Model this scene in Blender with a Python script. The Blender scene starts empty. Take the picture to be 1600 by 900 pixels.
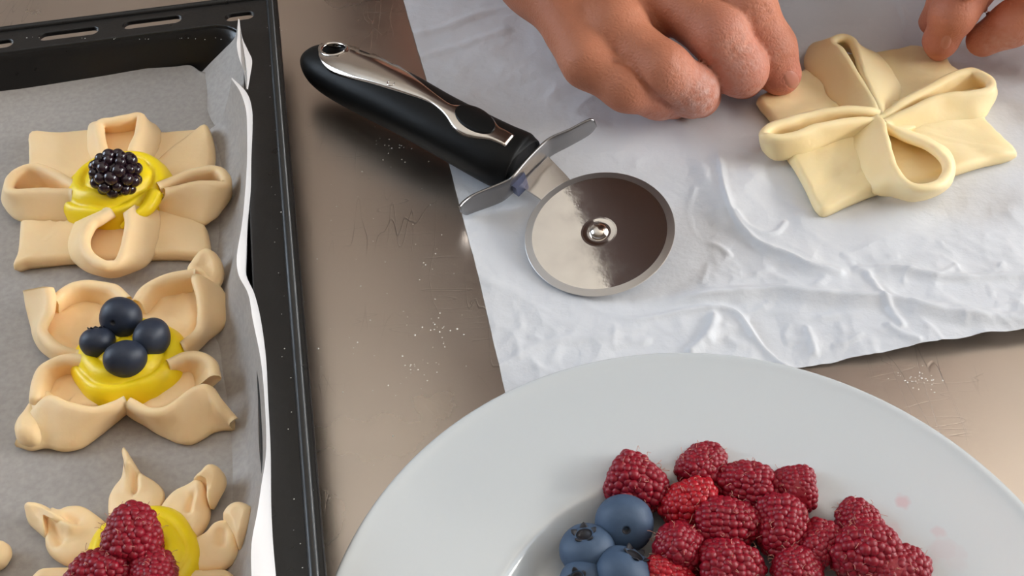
import bpy, math, random
import numpy as np
from mathutils import Vector, Matrix, noise

random.seed(7); np.random.seed(7)
C = bpy.context.scene.collection
S = bpy.context.scene

# ------------------------------------------------------------------ camera
FPX = 1800.0; TH = math.radians(44.0); RO = math.radians(-2.5); HC = 0.341   # worktop is z = 0
ct, st, cr, sr = math.cos(TH), math.sin(TH), math.cos(RO), math.sin(RO)
RM = np.array([[cr, -sr, 0], [sr*ct, cr*ct, -st], [sr*st, cr*st, ct]])
cam_d = bpy.data.cameras.new('camera'); cam = bpy.data.objects.new('camera', cam_d); C.objects.link(cam)
cam.matrix_world = Matrix([[*RM[0], 0], [*RM[1], 0], [*RM[2], HC], [0, 0, 0, 1]])
cam_d.sensor_width = 36.0; cam_d.lens = FPX/1600*36.0; cam_d.clip_start = 0.01; cam_d.clip_end = 50
S.camera = cam

# ------------------------------------------------------------------ world, daylight, exposure
w = bpy.data.worlds.new('world'); S.world = w; w.use_nodes = True
bg = w.node_tree.nodes['Background']; bg.inputs[0].default_value = (0.72, 0.84, 1.0, 1); bg.inputs[1].default_value = 1.2
CZ = 1.6
WIN = dict(x=1.30, y0=-0.25, y1=1.15, z0=0.10, z1=1.40)
def area(name, loc, target, sx, sy, power, col):
    l = bpy.data.lights.new(name, 'AREA'); l.shape = 'RECTANGLE'; l.size = sx; l.size_y = sy
    l.energy = power; l.color = col
    o = bpy.data.objects.new(name, l); C.objects.link(o); o.location = loc
    o.rotation_euler = (Vector(target)-Vector(loc)).to_track_quat('-Z', 'Y').to_euler()
    return o
area('window_daylight', (WIN['x']-0.03, (WIN['y0']+WIN['y1'])/2, (WIN['z0']+WIN['z1'])/2), (0, (WIN['y0']+WIN['y1'])/2, (WIN['z0']+WIN['z1'])/2),
     WIN['y1']-WIN['y0']-0.06, WIN['z1']-WIN['z0']-0.06, 8.6, (0.74, 0.87, 1.0))
# added fill lamp inside the window, aimed up to brighten the ceiling
area('ceiling_fill', (WIN['x']-0.05, (WIN['y0']+WIN['y1'])/2, WIN['z0']+0.35), (0.35, 0.75, CZ), 1.2, 0.5, 44.0, (1.0, 0.95, 0.87))
# second, smaller window on the left: blue sky
W2 = dict(x=-1.9, y0=0.15, y1=1.35, z0=0.25, z1=1.40)
area('left_window_daylight', (W2['x']+0.03, 0.75, 0.825), (0, 0.60, 0.30), 1.1, 1.05, 27.0, (0.72, 0.85, 1.0))
S.view_settings.view_transform = 'Standard'; S.view_settings.look = 'None'
S.view_settings.exposure = 0.0; S.view_settings.gamma = 1.0; S.view_settings.use_curve_mapping = False
S.cycles.use_denoising = True
S.cycles.max_bounces = 10; S.cycles.diffuse_bounces = 6; S.cycles.glossy_bounces = 5

# ------------------------------------------------------------------ helpers
def at(px, py, z=0.0):
    d = RM @ np.array([(px-800)/FPX, -(py-450)/FPX, -1.0])
    return np.array([0, 0, HC]) + d*(z-HC)/d[2]
def P3(pts, z=None):
    return np.array([at(p[0], p[1], p[2] if z is None else z) for p in pts])

def thing(name, label, cat, loc=(0, 0, 0), group=None):
    o = bpy.data.objects.new(name, None); C.objects.link(o); o.empty_display_size = 0.02
    o.location = loc; o['label'] = label; o['category'] = cat
    if group: o['group'] = group
    return o
def tag(o, label, cat, group=None):
    o['label'] = label; o['category'] = cat
    if group: o['group'] = group
    return o
def wloc(o):
    v = Vector((0, 0, 0))
    while o is not None: v = v + o.location; o = o.parent
    return np.array(v)
def mesh(name, V, F, smooth=True):
    m = bpy.data.meshes.new(name)
    V = np.asarray(V, dtype=np.float32)
    if isinstance(F, np.ndarray) and F.ndim == 2:
        n, k = F.shape
        m.vertices.add(len(V)); m.vertices.foreach_set('co', V.ravel())
        m.loops.add(n*k); m.loops.foreach_set('vertex_index', F.astype(np.int32).ravel())
        m.polygons.add(n); m.polygons.foreach_set('loop_start', np.arange(0, n*k, k, dtype=np.int32))
        m.update(calc_edges=True)
    else:
        m.from_pydata([tuple(map(float, v)) for v in V], [], [tuple(map(int, f)) for f in F])
    m.validate()
    if smooth: m.polygons.foreach_set('use_smooth', np.ones(len(m.polygons), dtype=bool))
    return m
def obj(name, VF, mat, parent=None, smooth=True, local=False, origin=None):
    """One mesh object; VF in world coordinates unless local."""
    V, F = VF; V = np.asarray(V, float)
    org = np.zeros(3)
    if parent is not None and not local: V = V - wloc(parent)
    if parent is None and origin is not None: org = np.asarray(origin, float); V = V - org
    m = mesh(name, V, F, smooth)
    if mat is not None: m.materials.append(mat)
    o = bpy.data.objects.new(name, m); C.objects.link(o)
    if parent is not None: o.parent = parent
    o.location = org
    return o
def join(*vfs):
    V, F, k = [], [], 0
    for v, f in vfs:
        V.append(np.asarray(v, float)); F += [[i+k for i in ff] for ff in f]; k += len(v)
    return np.vstack(V), F
def spline(P, n, closed=False):
    """uniform Catmull-Rom, n samples per segment"""
    P = np.asarray(P, float); N = len(P); out = []
    segs = N if closed else N-1
    for i in range(segs):
        if closed: a, b, c, d = P[(i-1) % N], P[i], P[(i+1) % N], P[(i+2) % N]
        else:
            b, c = P[i], P[i+1]
            a = P[i-1] if i > 0 else 2*b-c
            d = P[i+2] if i+2 < N else 2*c-b
        for k in range(n):
            t = k/n
            out.append(0.5*((2*b)+(-a+c)*t+(2*a-5*b+4*c-d)*t*t+(-a+3*b-3*c+d)*t**3))
    if not closed: out.append(P[-1])
    return np.array(out)
def grid_faces(n, m, cu=False, cv=False, off=0):
    F = []
    for i in range(n if cu else n-1):
        for j in range(m if cv else m-1):
            F.append((off+i*m+j, off+((i+1) % n)*m+j, off+((i+1) % n)*m+(j+1) % m, off+i*m+(j+1) % m))
    return F
def nz(p, s, seed=0.0):
    return noise.noise(Vector((p[0]*s+seed, p[1]*s+seed*1.7, p[2]*s-seed)))
def segdist(Q, pl):
    """distance of points Q (n,2) to polyline pl (k,2)"""
    D = np.full(len(Q), 1e9)
    for a, b in zip(pl[:-1], pl[1:]):
        ab = b-a; t = np.clip(((Q-a)@ab)/(ab@ab+1e-12), 0, 1)
        D = np.minimum(D, np.linalg.norm(Q-a-t[:, None]*ab, axis=1))
    return D
def ribbon(L, U, thick, n=5, m=6, taper=0.0, wob=0.0004, seed=0):
    """dough band between a lower and an upper edge: constant thickness, rounded edges"""
    Ls, Us = spline(L, n), spline(U, n); N = len(Ls)
    s = np.linspace(0, 1, m)
    M = Ls[:, None]*(1-s)[None, :, None] + Us[:, None]*s[None, :, None]
    du = np.gradient(M, axis=0); dv = np.gradient(M, axis=1)
    nr = np.cross(du, dv); nr /= np.linalg.norm(nr, axis=2, keepdims=True)+1e-12
    for _ in range(2):
        nr[1:-1] = (nr[:-2]+nr[1:-1]*2+nr[2:]); nr /= np.linalg.norm(nr, axis=2, keepdims=True)+1e-12
    tv = dv/(np.linalg.norm(dv, axis=2, keepdims=True)+1e-12)
    h = np.full(N, thick/2)
    if taper:
        k = np.arange(N)/(N-1); e = np.minimum(k, 1-k); h = h*np.clip(0.45+e/taper*0.55, 0.45, 1)
    h = h[:, None, None]
    rows = [M[:, j:j+1]+nr[:, j:j+1]*h for j in range(m)]
    for a in (0.75, 0.5, 0.25):
        an = math.pi*(a-0.5); rows.append(M[:, -1:]+(nr[:, -1:]*math.sin(an)+tv[:, -1:]*math.cos(an))*h)
    rows += [M[:, j:j+1]-nr[:, j:j+1]*h for j in range(m-1, -1, -1)]
    for a in (0.25, 0.5, 0.75):
        an = math.pi*(a-0.5); rows.append(M[:, :1]+(nr[:, :1]*math.sin(an)-tv[:, :1]*math.cos(an))*h)
    G = np.concatenate(rows, axis=1); K = G.shape[1]
    V = G.reshape(-1, 3)
    if wob: V = V + np.array([[nz(p, 130, seed), nz(p, 130, seed+5), nz(p, 130, seed+9)] for p in V])*wob
    F = grid_faces(N, K, cv=True)
    F.append(tuple(range(K-1, -1, -1))); F.append(tuple(range((N-1)*K, N*K)))
    return V, [f[::-1] for f in F]
def inset(Pc, d):
    """move a closed polyline inwards by d (in plan)"""
    t = np.roll(Pc, -1, 0)-np.roll(Pc, 1, 0); nrm = np.stack([-t[:, 1], t[:, 0], 0*t[:, 0]], 1)
    nrm /= np.linalg.norm(nrm, axis=1, keepdims=True)+1e-9
    a = np.roll(Pc, -1, 0); area2 = (Pc[:, 0]*a[:, 1]-a[:, 0]*Pc[:, 1]).sum()
    if area2 < 0: nrm = -nrm
    return Pc + nrm*d
def slab(outline, T, z0=0.0, center=None, n=5, round_=0.0022, feats=(), top=None, bumps=0.0004, seed=0, sharp=0):
    """dough slab with rounded edge over a star-shaped outline; feats = (world xy polyline, width, height)"""
    O = P3(outline, z0+T*0.4); O = spline(O, n, True)
    c = O.mean(0) if center is None else at(center[0], center[1], z0+T*0.4)
    rows = []
    def inset(Q, d):          # towards the centre: safe at sharp corners
        v = c-Q; v[:, 2] = 0; L = np.linalg.norm(v, axis=1, keepdims=True)+1e-9
        return Q+v/L*np.minimum(d*1.15, L*.6)
    r = inset(O, round_*0.5); r[:, 2] = z0; rows.append(r)
    r = O.copy(); r[:, 2] = z0+T*0.38; rows.append(r)
    r = inset(O, round_*0.18); r[:, 2] = z0+T*0.70; rows.append(r)
    r = inset(O, round_*0.55); r[:, 2] = z0+T*0.92; rows.append(r)
    r = inset(O, round_*1.1); r[:, 2] = z0+T; rows.append(r)
    base = r.copy(); cc = c.copy(); cc[2] = z0+T
    for f in (0.9, 0.8, 0.7, 0.6, 0.5, 0.4, 0.3, 0.2, 0.1):
        r = cc + (base-cc)*f; rows.append(r)
    N = len(O); V = np.concatenate(rows+[cc[None]]); topk = np.ones(len(V)); topk[:N] = 0; topk[N:2*N] = .3; topk[2*N:3*N] = .7
    dz = np.zeros(len(V))
    for pl, wd, hh in feats:
        d = segdist(V[:, :2], np.array([at(p[0], p[1], z0+T)[:2] for p in pl])); dz += hh*np.exp(-(d/wd)**2)
    if top is not None: dz += top(V)
    dz += np.array([nz(p, 90, seed) for p in V])*bumps + np.array([nz(p, 260, seed+3) for p in V])*bumps*.4
    V[:, 2] = np.maximum(V[:, 2]+dz*topk, z0)
    F = grid_faces(len(rows), N, cv=True)
    k = (len(rows)-1)*N
    F += [(k+i, len(V)-1, k+(i+1) % N) for i in range(N)]
    F.append(tuple(range(N)))
    a = np.roll(O, -1, 0)
    ccw = (O[:, 0]*a[:, 1]-a[:, 0]*O[:, 1]).sum() > 0
    return V, ([f[::-1] for f in F] if ccw else F)
def lathe(profile, seg, center=(0, 0, 0), closed_ends=True):
    pr = np.asarray(profile, float); a = np.linspace(0, 2*math.pi, seg, endpoint=False)
    V = np.stack([np.outer(pr[:, 0], np.cos(a)), np.outer(pr[:, 0], np.sin(a)), np.repeat(pr[:, 1:2], seg, 1)], 2).reshape(-1, 3)
    F = grid_faces(len(pr), seg, cv=True)
    F = [f[::-1] for f in F]
    return V+np.asarray(center, float), F
def box(x0, x1, y0, y1, z0, z1):
    V = [(x, y, z) for x in (x0, x1) for y in (y0, y1) for z in (z0, z1)]
    return np.array(V, float), [(0, 1, 3, 2), (4, 6, 7, 5), (0, 4, 5, 1), (2, 3, 7, 6), (0, 2, 6, 4), (1, 5, 7, 3)]
def ico(sub):
    import bmesh
    b = bmesh.new(); bmesh.ops.create_icosphere(b, subdivisions=sub, radius=1.0)
    V = np.array([v.co[:] for v in b.verts]); F = [[v.index for v in f.verts] for f in b.faces]; b.free(); return V, F
ICO1, ICO2, ICO3 = ico(2), ico(3), ico(4)
def tube(path, r, seg=8, taper=None):
    P = np.asarray(path, float); T = np.gradient(P, axis=0); T /= np.linalg.norm(T, axis=1, keepdims=True)+1e-12
    up = np.array([0, 0, 1.0]); rows = []
    for i in range(len(P)):
        a = np.cross(T[i], up); 
        if np.linalg.norm(a) < 1e-4: a = np.cross(T[i], [1, 0, 0])
        a /= np.linalg.norm(a); b = np.cross(a, T[i]); rr = r if taper is None else r*taper[i]
        an = np.linspace(0, 2*math.pi, seg, endpoint=False)
        rows.append(P[i]+rr*(np.cos(an)[:, None]*a+np.sin(an)[:, None]*b))
    V = np.concatenate(rows); F = grid_faces(len(P), seg, cv=True)
    F.append(tuple(range(seg-1, -1, -1))); F.append(tuple(range(len(V)-seg, len(V))))
    return V, [f[::-1] for f in F]
def evaluated(o, mods):
    """apply modifiers (list of callables adding them) and swap the mesh in place"""
    for f in mods: f(o)
    dg = bpy.context.evaluated_depsgraph_get(); dg.update()
    m = bpy.data.meshes.new_from_object(o.evaluated_get(dg))
    o.modifiers.clear(); o.data = m
    return o

# surface nets on a signed distance grid
def surface_nets(D, origin, h):
    nx, ny, nz_ = D.shape
    neg = D < 0
    corners = [(i, j, k) for i in (0, 1) for j in (0, 1) for k in (0, 1)]
    cnt = sum(neg[i:nx-1+i, j:ny-1+j, k:nz_-1+k].astype(np.int8) for i, j, k in corners)
    act = (cnt > 0) & (cnt < 8)
    idx = np.full(act.shape, -1, np.int64); ii = np.argwhere(act); idx[act] = np.arange(len(ii))
    acc = np.zeros((len(ii), 3)); num = np.zeros(len(ii))
    for a in corners:
        for ax in range(3):
            if a[ax] == 1: continue
            b = list(a); b[ax] = 1
            da = D[ii[:, 0]+a[0], ii[:, 1]+a[1], ii[:, 2]+a[2]]; db = D[ii[:, 0]+b[0], ii[:, 1]+b[1], ii[:, 2]+b[2]]
            cr_ = (da < 0) != (db < 0); t = np.where(cr_, da/(da-db+1e-20), 0)
            p = np.array(a, float)[None]+0*acc; p[:, ax] += t
            acc += p*cr_[:, None]; num += cr_
    V = (ii+acc/num[:, None])*h+origin
    F = []
    for ax in range(3):
        o1, o2 = [(1, 2), (2, 0), (0, 1)][ax]
        sl = [slice(0, s) for s in D.shape]; a = [slice(None)]*3; b = [slice(None)]*3
        a[ax] = slice(0, D.shape[ax]-1); b[ax] = slice(1, D.shape[ax])
        ch = neg[tuple(a)] != neg[tuple(b)]; q = np.argwhere(ch)
        q = q[(q[:, o1] > 0) & (q[:, o2] > 0) & (q[:, o1] < D.shape[o1]-1) & (q[:, o2] < D.shape[o2]-1)]
        def cell(d1, d2):
            c = q.copy(); c[:, o1] += d1; c[:, o2] += d2; return idx[c[:, 0], c[:, 1], c[:, 2]]
        f = np.stack([cell(-1, -1), cell(0, -1), cell(0, 0), cell(-1, 0)], 1)
        s = neg[q[:, 0], q[:, 1], q[:, 2]]
        f[~s] = f[~s][:, ::-1]; F.append(f)
    return V, np.concatenate(F)
def smin(a, b, k):
    h = np.clip(0.5+0.5*(b-a)/k, 0, 1); return b*(1-h)+a*h-k*h*(1-h)
class Field:
    def __init__(s, lo, hi, h):
        s.lo = np.array(lo, float); s.h = h
        n = np.ceil((np.array(hi)-s.lo)/h).astype(int)+1
        ax = [(s.lo[i]+np.arange(n[i])*h).astype(np.float32) for i in range(3)]
        s.X, s.Y, s.Z = np.meshgrid(*ax, indexing='ij', sparse=True); s.shape = tuple(n)
    def cap(s, a, b, ra, rb):
        a = np.asarray(a, np.float32); b = np.asarray(b, np.float32); d = b-a; L = float(d@d)+1e-12
        t = np.clip(((s.X-a[0])*d[0]+(s.Y-a[1])*d[1]+(s.Z-a[2])*d[2])/L, 0, 1)
        return np.sqrt((s.X-a[0]-t*d[0])**2+(s.Y-a[1]-t*d[1])**2+(s.Z-a[2]-t*d[2])**2)-(ra+(rb-ra)*t)
    def ell(s, c, r):
        k = np.sqrt(((s.X-c[0])/r[0])**2+((s.Y-c[1])/r[1])**2+((s.Z-c[2])/r[2])**2)
        return (k-1)*min(r)
    def chain(s, pts, rad, k=0.004):
        d = None
        for i in range(len(pts)-1):
            e = s.cap(pts[i], pts[i+1], rad[i], rad[i+1]); d = e if d is None else smin(d, e, k)
        return d
    def mesh(s, D): return surface_nets(D, s.lo, s.h)

# ------------------------------------------------------------------ materials
def mat(name, base, rough=0.5, metal=0.0, spec=0.5, bump=0.0, bscale=200.0, var=0.0, vscale=60.0, var_col=None,
        sss=0.0, sss_r=(1, .4, .2), sss_s=0.004, coat=0.0, coat_r=0.1, rough_var=0.0, detail=4.0, bdist=0.001):
    m = bpy.data.materials.new(name); m.use_nodes = True; nt = m.node_tree; b = nt.nodes['Principled BSDF']
    b.inputs['Base Color'].default_value = (*base, 1); b.inputs['Roughness'].default_value = rough
    b.inputs['Metallic'].default_value = metal; b.inputs['Specular IOR Level'].default_value = spec
    if sss:
        b.inputs['Subsurface Weight'].default_value = sss; b.inputs['Subsurface Radius'].default_value = sss_r; b.inputs['Subsurface Scale'].default_value = sss_s
    if coat: b.inputs['Coat Weight'].default_value = coat; b.inputs['Coat Roughness'].default_value = coat_r
    tc = nt.nodes.new('ShaderNodeTexCoord')
    if var or rough_var:
        n = nt.nodes.new('ShaderNodeTexNoise'); n.inputs['Scale'].default_value = vscale; n.inputs['Detail'].default_value = detail
        nt.links.new(tc.outputs['Object'], n.inputs['Vector'])
        if var:
            r = nt.nodes.new('ShaderNodeMapRange'); r.inputs[1].default_value = .3; r.inputs[2].default_value = .7
            r.inputs[3].default_value = 0; r.inputs[4].default_value = var
            nt.links.new(n.outputs['Fac'], r.inputs[0])
            x = nt.nodes.new('ShaderNodeMix'); x.data_type = 'RGBA'
            x.inputs[6].default_value = (*base, 1); x.inputs[7].default_value = (*(var_col or [c*.6 for c in base]), 1)
            nt.links.new(r.outputs[0], x.inputs[0]); nt.links.new(x.outputs[2], b.inputs['Base Color'])
        if rough_var:
            r = nt.nodes.new('ShaderNodeMapRange'); r.inputs[1].default_value = .3; r.inputs[2].default_value = .7
            r.inputs[3].default_value = rough-rough_var; r.inputs[4].default_value = rough+rough_var
            nt.links.new(n.outputs['Fac'], r.inputs[0]); nt.links.new(r.outputs[0], b.inputs['Roughness'])
    if bump:
        n = nt.nodes.new('ShaderNodeTexNoise'); n.inputs['Scale'].default_value = bscale; n.inputs['Detail'].default_value = 5
        nt.links.new(tc.outputs['Object'], n.inputs['Vector'])
        k = nt.nodes.new('ShaderNodeBump'); k.inputs['Strength'].default_value = bump; k.inputs['Distance'].default_value = bdist
        nt.links.new(n.outputs['Fac'], k.inputs['Height']); nt.links.new(k.outputs[0], b.inputs['Normal'])
    return m
def nodes(m): return m.node_tree, m.node_tree.nodes['Principled BSDF']

def steel_top():
    m = mat('brushed_steel_top', (0.67, 0.595, 0.525), 0.30, 1.0)
    nt, b = nodes(m); tc = nt.nodes.new('ShaderNodeTexCoord')
    fine = nt.nodes.new('ShaderNodeTexNoise'); fine.inputs['Scale'].default_value = 900; fine.inputs['Detail'].default_value = 3
    big = nt.nodes.new('ShaderNodeTexNoise'); big.inputs['Scale'].default_value = 14; big.inputs['Detail'].default_value = 6
    nt.links.new(tc.outputs['Object'], fine.inputs[0]); nt.links.new(tc.outputs['Object'], big.inputs[0])
    r = nt.nodes.new('ShaderNodeMapRange'); r.inputs[1].default_value = .3; r.inputs[2].default_value = .7; r.inputs[3].default_value = .25; r.inputs[4].default_value = .36
    nt.links.new(big.outputs['Fac'], r.inputs[0]); nt.links.new(r.outputs[0], b.inputs['Roughness'])
    # hairline scratches: thin iso-lines of stretched noise in two directions
    hs = []
    for rot, sc, ln in ((0.5, (60, 7, 1), .0035), (1.9, (9, 70, 1), .003), (1.1, (45, 9, 1), .003)):
        mp = nt.nodes.new('ShaderNodeMapping'); mp.inputs['Rotation'].default_value = (0, 0, rot); mp.inputs['Scale'].default_value = sc
        n = nt.nodes.new('ShaderNodeTexNoise'); n.inputs['Scale'].default_value = 1.0; n.inputs['Detail'].default_value = 2
        a = nt.nodes.new('ShaderNodeMath'); a.operation = 'SUBTRACT'; a.inputs[1].default_value = .5
        ab = nt.nodes.new('ShaderNodeMath'); ab.operation = 'ABSOLUTE'
        lt = nt.nodes.new('ShaderNodeMapRange'); lt.inputs[1].default_value = 0; lt.inputs[2].default_value = ln; lt.inputs[3].default_value = 1; lt.inputs[4].default_value = 0
        nt.links.new(tc.outputs['Object'], mp.inputs[0]); nt.links.new(mp.outputs[0], n.inputs[0]); nt.links.new(n.outputs['Fac'], a.inputs[0])
        nt.links.new(a.outputs[0], ab.inputs[0]); nt.links.new(ab.outputs[0], lt.inputs[0]); hs.append(lt)
    mk = nt.nodes.new('ShaderNodeTexNoise'); mk.inputs['Scale'].default_value = 22; nt.links.new(tc.outputs['Object'], mk.inputs[0])
    mr = nt.nodes.new('ShaderNodeMapRange'); mr.inputs[1].default_value = .52; mr.inputs[2].default_value = .66; nt.links.new(mk.outputs['Fac'], mr.inputs[0])
    s1 = nt.nodes.new('ShaderNodeMath'); s1.operation = 'ADD'; nt.links.new(hs[0].outputs[0], s1.inputs[0]); nt.links.new(hs[1].outputs[0], s1.inputs[1])
    s2 = nt.nodes.new('ShaderNodeMath'); s2.operation = 'ADD'; nt.links.new(s1.outputs[0], s2.inputs[0]); nt.links.new(hs[2].outputs[0], s2.inputs[1])
    s3 = nt.nodes.new('ShaderNodeMath'); s3.operation = 'MULTIPLY'; nt.links.new(s2.outputs[0], s3.inputs[0]); nt.links.new(mr.outputs[0], s3.inputs[1])
    x = nt.nodes.new('ShaderNodeMix'); x.data_type = 'RGBA'; x.inputs[6].default_value = (0.67, 0.595, 0.525, 1); x.inputs[7].default_value = (0.34, 0.30, 0.27, 1)
    sm = nt.nodes.new('ShaderNodeMath'); sm.operation = 'MULTIPLY'; sm.inputs[1].default_value = .45; nt.links.new(s3.outputs[0], sm.inputs[0])
    nt.links.new(sm.outputs[0], x.inputs[0]); nt.links.new(x.outputs[2], b.inputs['Base Color'])
    ad = nt.nodes.new('ShaderNodeMath'); ad.operation = 'MULTIPLY_ADD'; ad.inputs[1].default_value = .25; nt.links.new(fine.outputs['Fac'], ad.inputs[0])
    ng = nt.nodes.new('ShaderNodeMath'); ng.operation = 'MULTIPLY'; ng.inputs[1].default_value = -1; nt.links.new(s3.outputs[0], ng.inputs[0]); nt.links.new(ng.outputs[0], ad.inputs[2])
    k = nt.nodes.new('ShaderNodeBump'); k.inputs['Strength'].default_value = .25; k.inputs['Distance'].default_value = .0002
    nt.links.new(ad.outputs[0], k.inputs['Height']); nt.links.new(k.outputs[0], b.inputs['Normal'])
    return m
M = {}
M['steel_top'] = steel_top()
M['wall'] = mat('cream_wall', (0.26, 0.205, 0.165), 0.8, bump=.1, bscale=120)
M['ceiling'] = mat('cream_ceiling', (0.87, 0.82, 0.745), 0.85)
M['floor'] = mat('brown_floor', (0.22, 0.15, 0.10), 0.5, var=.5, vscale=8)
M['cabinet'] = mat('dark_wood', (0.10, 0.055, 0.035), 0.45, var=.5, vscale=12)
M['white_frame'] = mat('white_frame', (0.8, 0.8, 0.78), 0.4)
M['enamel'] = mat('black_enamel', (0.010, 0.0095, 0.0095), 0.34, spec=.45, bump=.12, bscale=700, bdist=.0004, rough_var=.07, vscale=120)
M['white_paper'] = mat('white_parchment', (0.66, 0.68, 0.72), 0.48, spec=.35, bump=.35, bscale=420, bdist=.0007, var=.5, vscale=25, var_col=(0.615, 0.625, 0.65))
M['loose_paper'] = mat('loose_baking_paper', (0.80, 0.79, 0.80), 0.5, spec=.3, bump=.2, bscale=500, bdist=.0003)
M['tray_paper'] = mat('grey_baking_paper', (0.40, 0.372, 0.345), 0.55, spec=.3, bump=.25, bscale=900, bdist=.0003, var=.8, vscale=420, var_col=(0.325, 0.30, 0.28), detail=2)
M['china'] = mat('white_china', (0.575, 0.605, 0.62), 0.16, spec=.5, coat=.4, coat_r=.05)
M['dough'] = mat('raw_dough', (0.92, 0.66, 0.36), 0.5, spec=.3, sss=.25, sss_r=(1, .6, .3), sss_s=.003, bump=.22, bscale=420, bdist=.0006, var=.6, vscale=55, var_col=(0.94, 0.72, 0.44))
M['dough_pale'] = mat('pale_dough', (0.90, 0.715, 0.39), 0.5, spec=.3, sss=.25, sss_r=(1, .6, .3), sss_s=.003, bump=.2, bscale=350, bdist=.0006, var=.6, vscale=50, var_col=(0.92, 0.78, 0.50))
M['custard'] = mat('yellow_custard', (0.95, 0.71, 0.012), 0.38, spec=.4, sss=.3, sss_r=(1, .7, .1), sss_s=.004, bump=.2, bscale=260, bdist=.0007, var=.5, vscale=90, var_col=(0.90, 0.62, 0.008))
M['rasp'] = mat('raspberry_red', (0.275, 0.005, 0.018), 0.36, spec=.4, sss=.15, sss_r=(1, .1, .1), sss_s=.002, var=.6, vscale=160, var_col=(0.18, 0.003, 0.014), bump=.15, bscale=900, bdist=.0003)
M['rasp_bright'] = mat('raspberry_bright_red', (0.43, 0.008, 0.018), 0.36, spec=.45, sss=.2, sss_r=(1, .1, .1), sss_s=.002, var=.5, vscale=160, var_col=(0.30, 0.005, 0.016))
M['rasp_core'] = mat('raspberry_hollow', (0.28, 0.006, 0.017), 0.45, sss=.2, sss_s=.002)
M['hair'] = mat('raspberry_hairs', (0.62, 0.30, 0.22), 0.5)
M['black'] = mat('blackberry_skin', (0.012, 0.005, 0.010), 0.22, spec=.5, coat=.3, coat_r=.15, var=.4, vscale=200, var_col=(0.035, 0.008, 0.016))
M['blue'] = mat('blueberry_bloom', (0.035, 0.062, 0.115), 0.52, spec=.35, var=.85, vscale=170, var_col=(0.085, 0.135, 0.215), bump=.12, bscale=500, bdist=.0003)
M['blue_dark'] = mat('blueberry_wet', (0.011, 0.014, 0.026), 0.44, spec=.4, var=.8, vscale=210, var_col=(0.035, 0.05, 0.085), bump=.12, bscale=500, bdist=.0003)
M['crown'] = mat('berry_crown', (0.014, 0.013, 0.018), 0.6)
M['rubber'] = mat('black_rubber', (0.005, 0.005, 0.005), 0.48, spec=.18, bump=.08, bscale=900, bdist=.0003)
M['polished'] = mat('polished_inlay', (0.72, 0.67, 0.62), 0.16, 1.0, bump=.04, bscale=60, bdist=.0006)
M['wheel'] = mat('polished_wheel', (0.80, 0.765, 0.72), 0.075, 1.0, rough_var=.04, vscale=90, bump=.05, bscale=300, bdist=.0003, var=.35, var_col=(0.62, 0.58, 0.55))
M['ground'] = mat('ground_edge', (0.50, 0.48, 0.47), 0.34, 1.0, bump=.05, bscale=800, bdist=.0002)
M['guard'] = mat('satin_steel', (0.30, 0.29, 0.29), 0.33, 1.0)
M['blue_tint'] = mat('blue_reflection_tint', (0.17, 0.19, 0.30), 0.35, 0.8)  # blue reflection on the cutter guard, put into the colour
M['flour'] = mat('flour', (0.85, 0.84, 0.80), 0.9)
M['shirt'] = mat('brown_jumper', (0.13, 0.075, 0.058), 0.9, bump=.3, bscale=300)
M['trouser'] = mat('dark_trousers', (0.02, 0.02, 0.028), 0.9)
M['hairm'] = mat('dark_hair', (0.03, 0.018, 0.012), 0.6)
M['nail'] = mat('fingernail', (0.54, 0.23, 0.17), 0.28, spec=.5, sss=.2, sss_s=.002)

def crinkle(m):
    nt, b = nodes(m); tc = nt.nodes.new('ShaderNodeTexCoord'); old = b.inputs['Normal'].links[0].from_node
    n = nt.nodes.new('ShaderNodeTexNoise'); n.inputs['Scale'].default_value = 14; nt.links.new(tc.outputs['Object'], n.inputs['Vector'])
    mx = nt.nodes.new('ShaderNodeMix'); mx.data_type = 'RGBA'; mx.inputs[0].default_value = .06
    nt.links.new(tc.outputs['Object'], mx.inputs[6]); nt.links.new(n.outputs['Color'], mx.inputs[7])
    prev = old.outputs[0]
    for sc, st_, di in ((34, .42, .0016), (85, .30, .0008)):
        v = nt.nodes.new('ShaderNodeTexVoronoi'); v.inputs['Scale'].default_value = sc; nt.links.new(mx.outputs[2], v.inputs['Vector'])
        k = nt.nodes.new('ShaderNodeBump'); k.inputs['Strength'].default_value = st_; k.inputs['Distance'].default_value = di
        nt.links.new(v.outputs['Distance'], k.inputs['Height']); nt.links.new(prev, k.inputs['Normal']); prev = k.outputs[0]
    nt.links.new(prev, b.inputs['Normal'])
crinkle(M['white_paper'])

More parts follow.
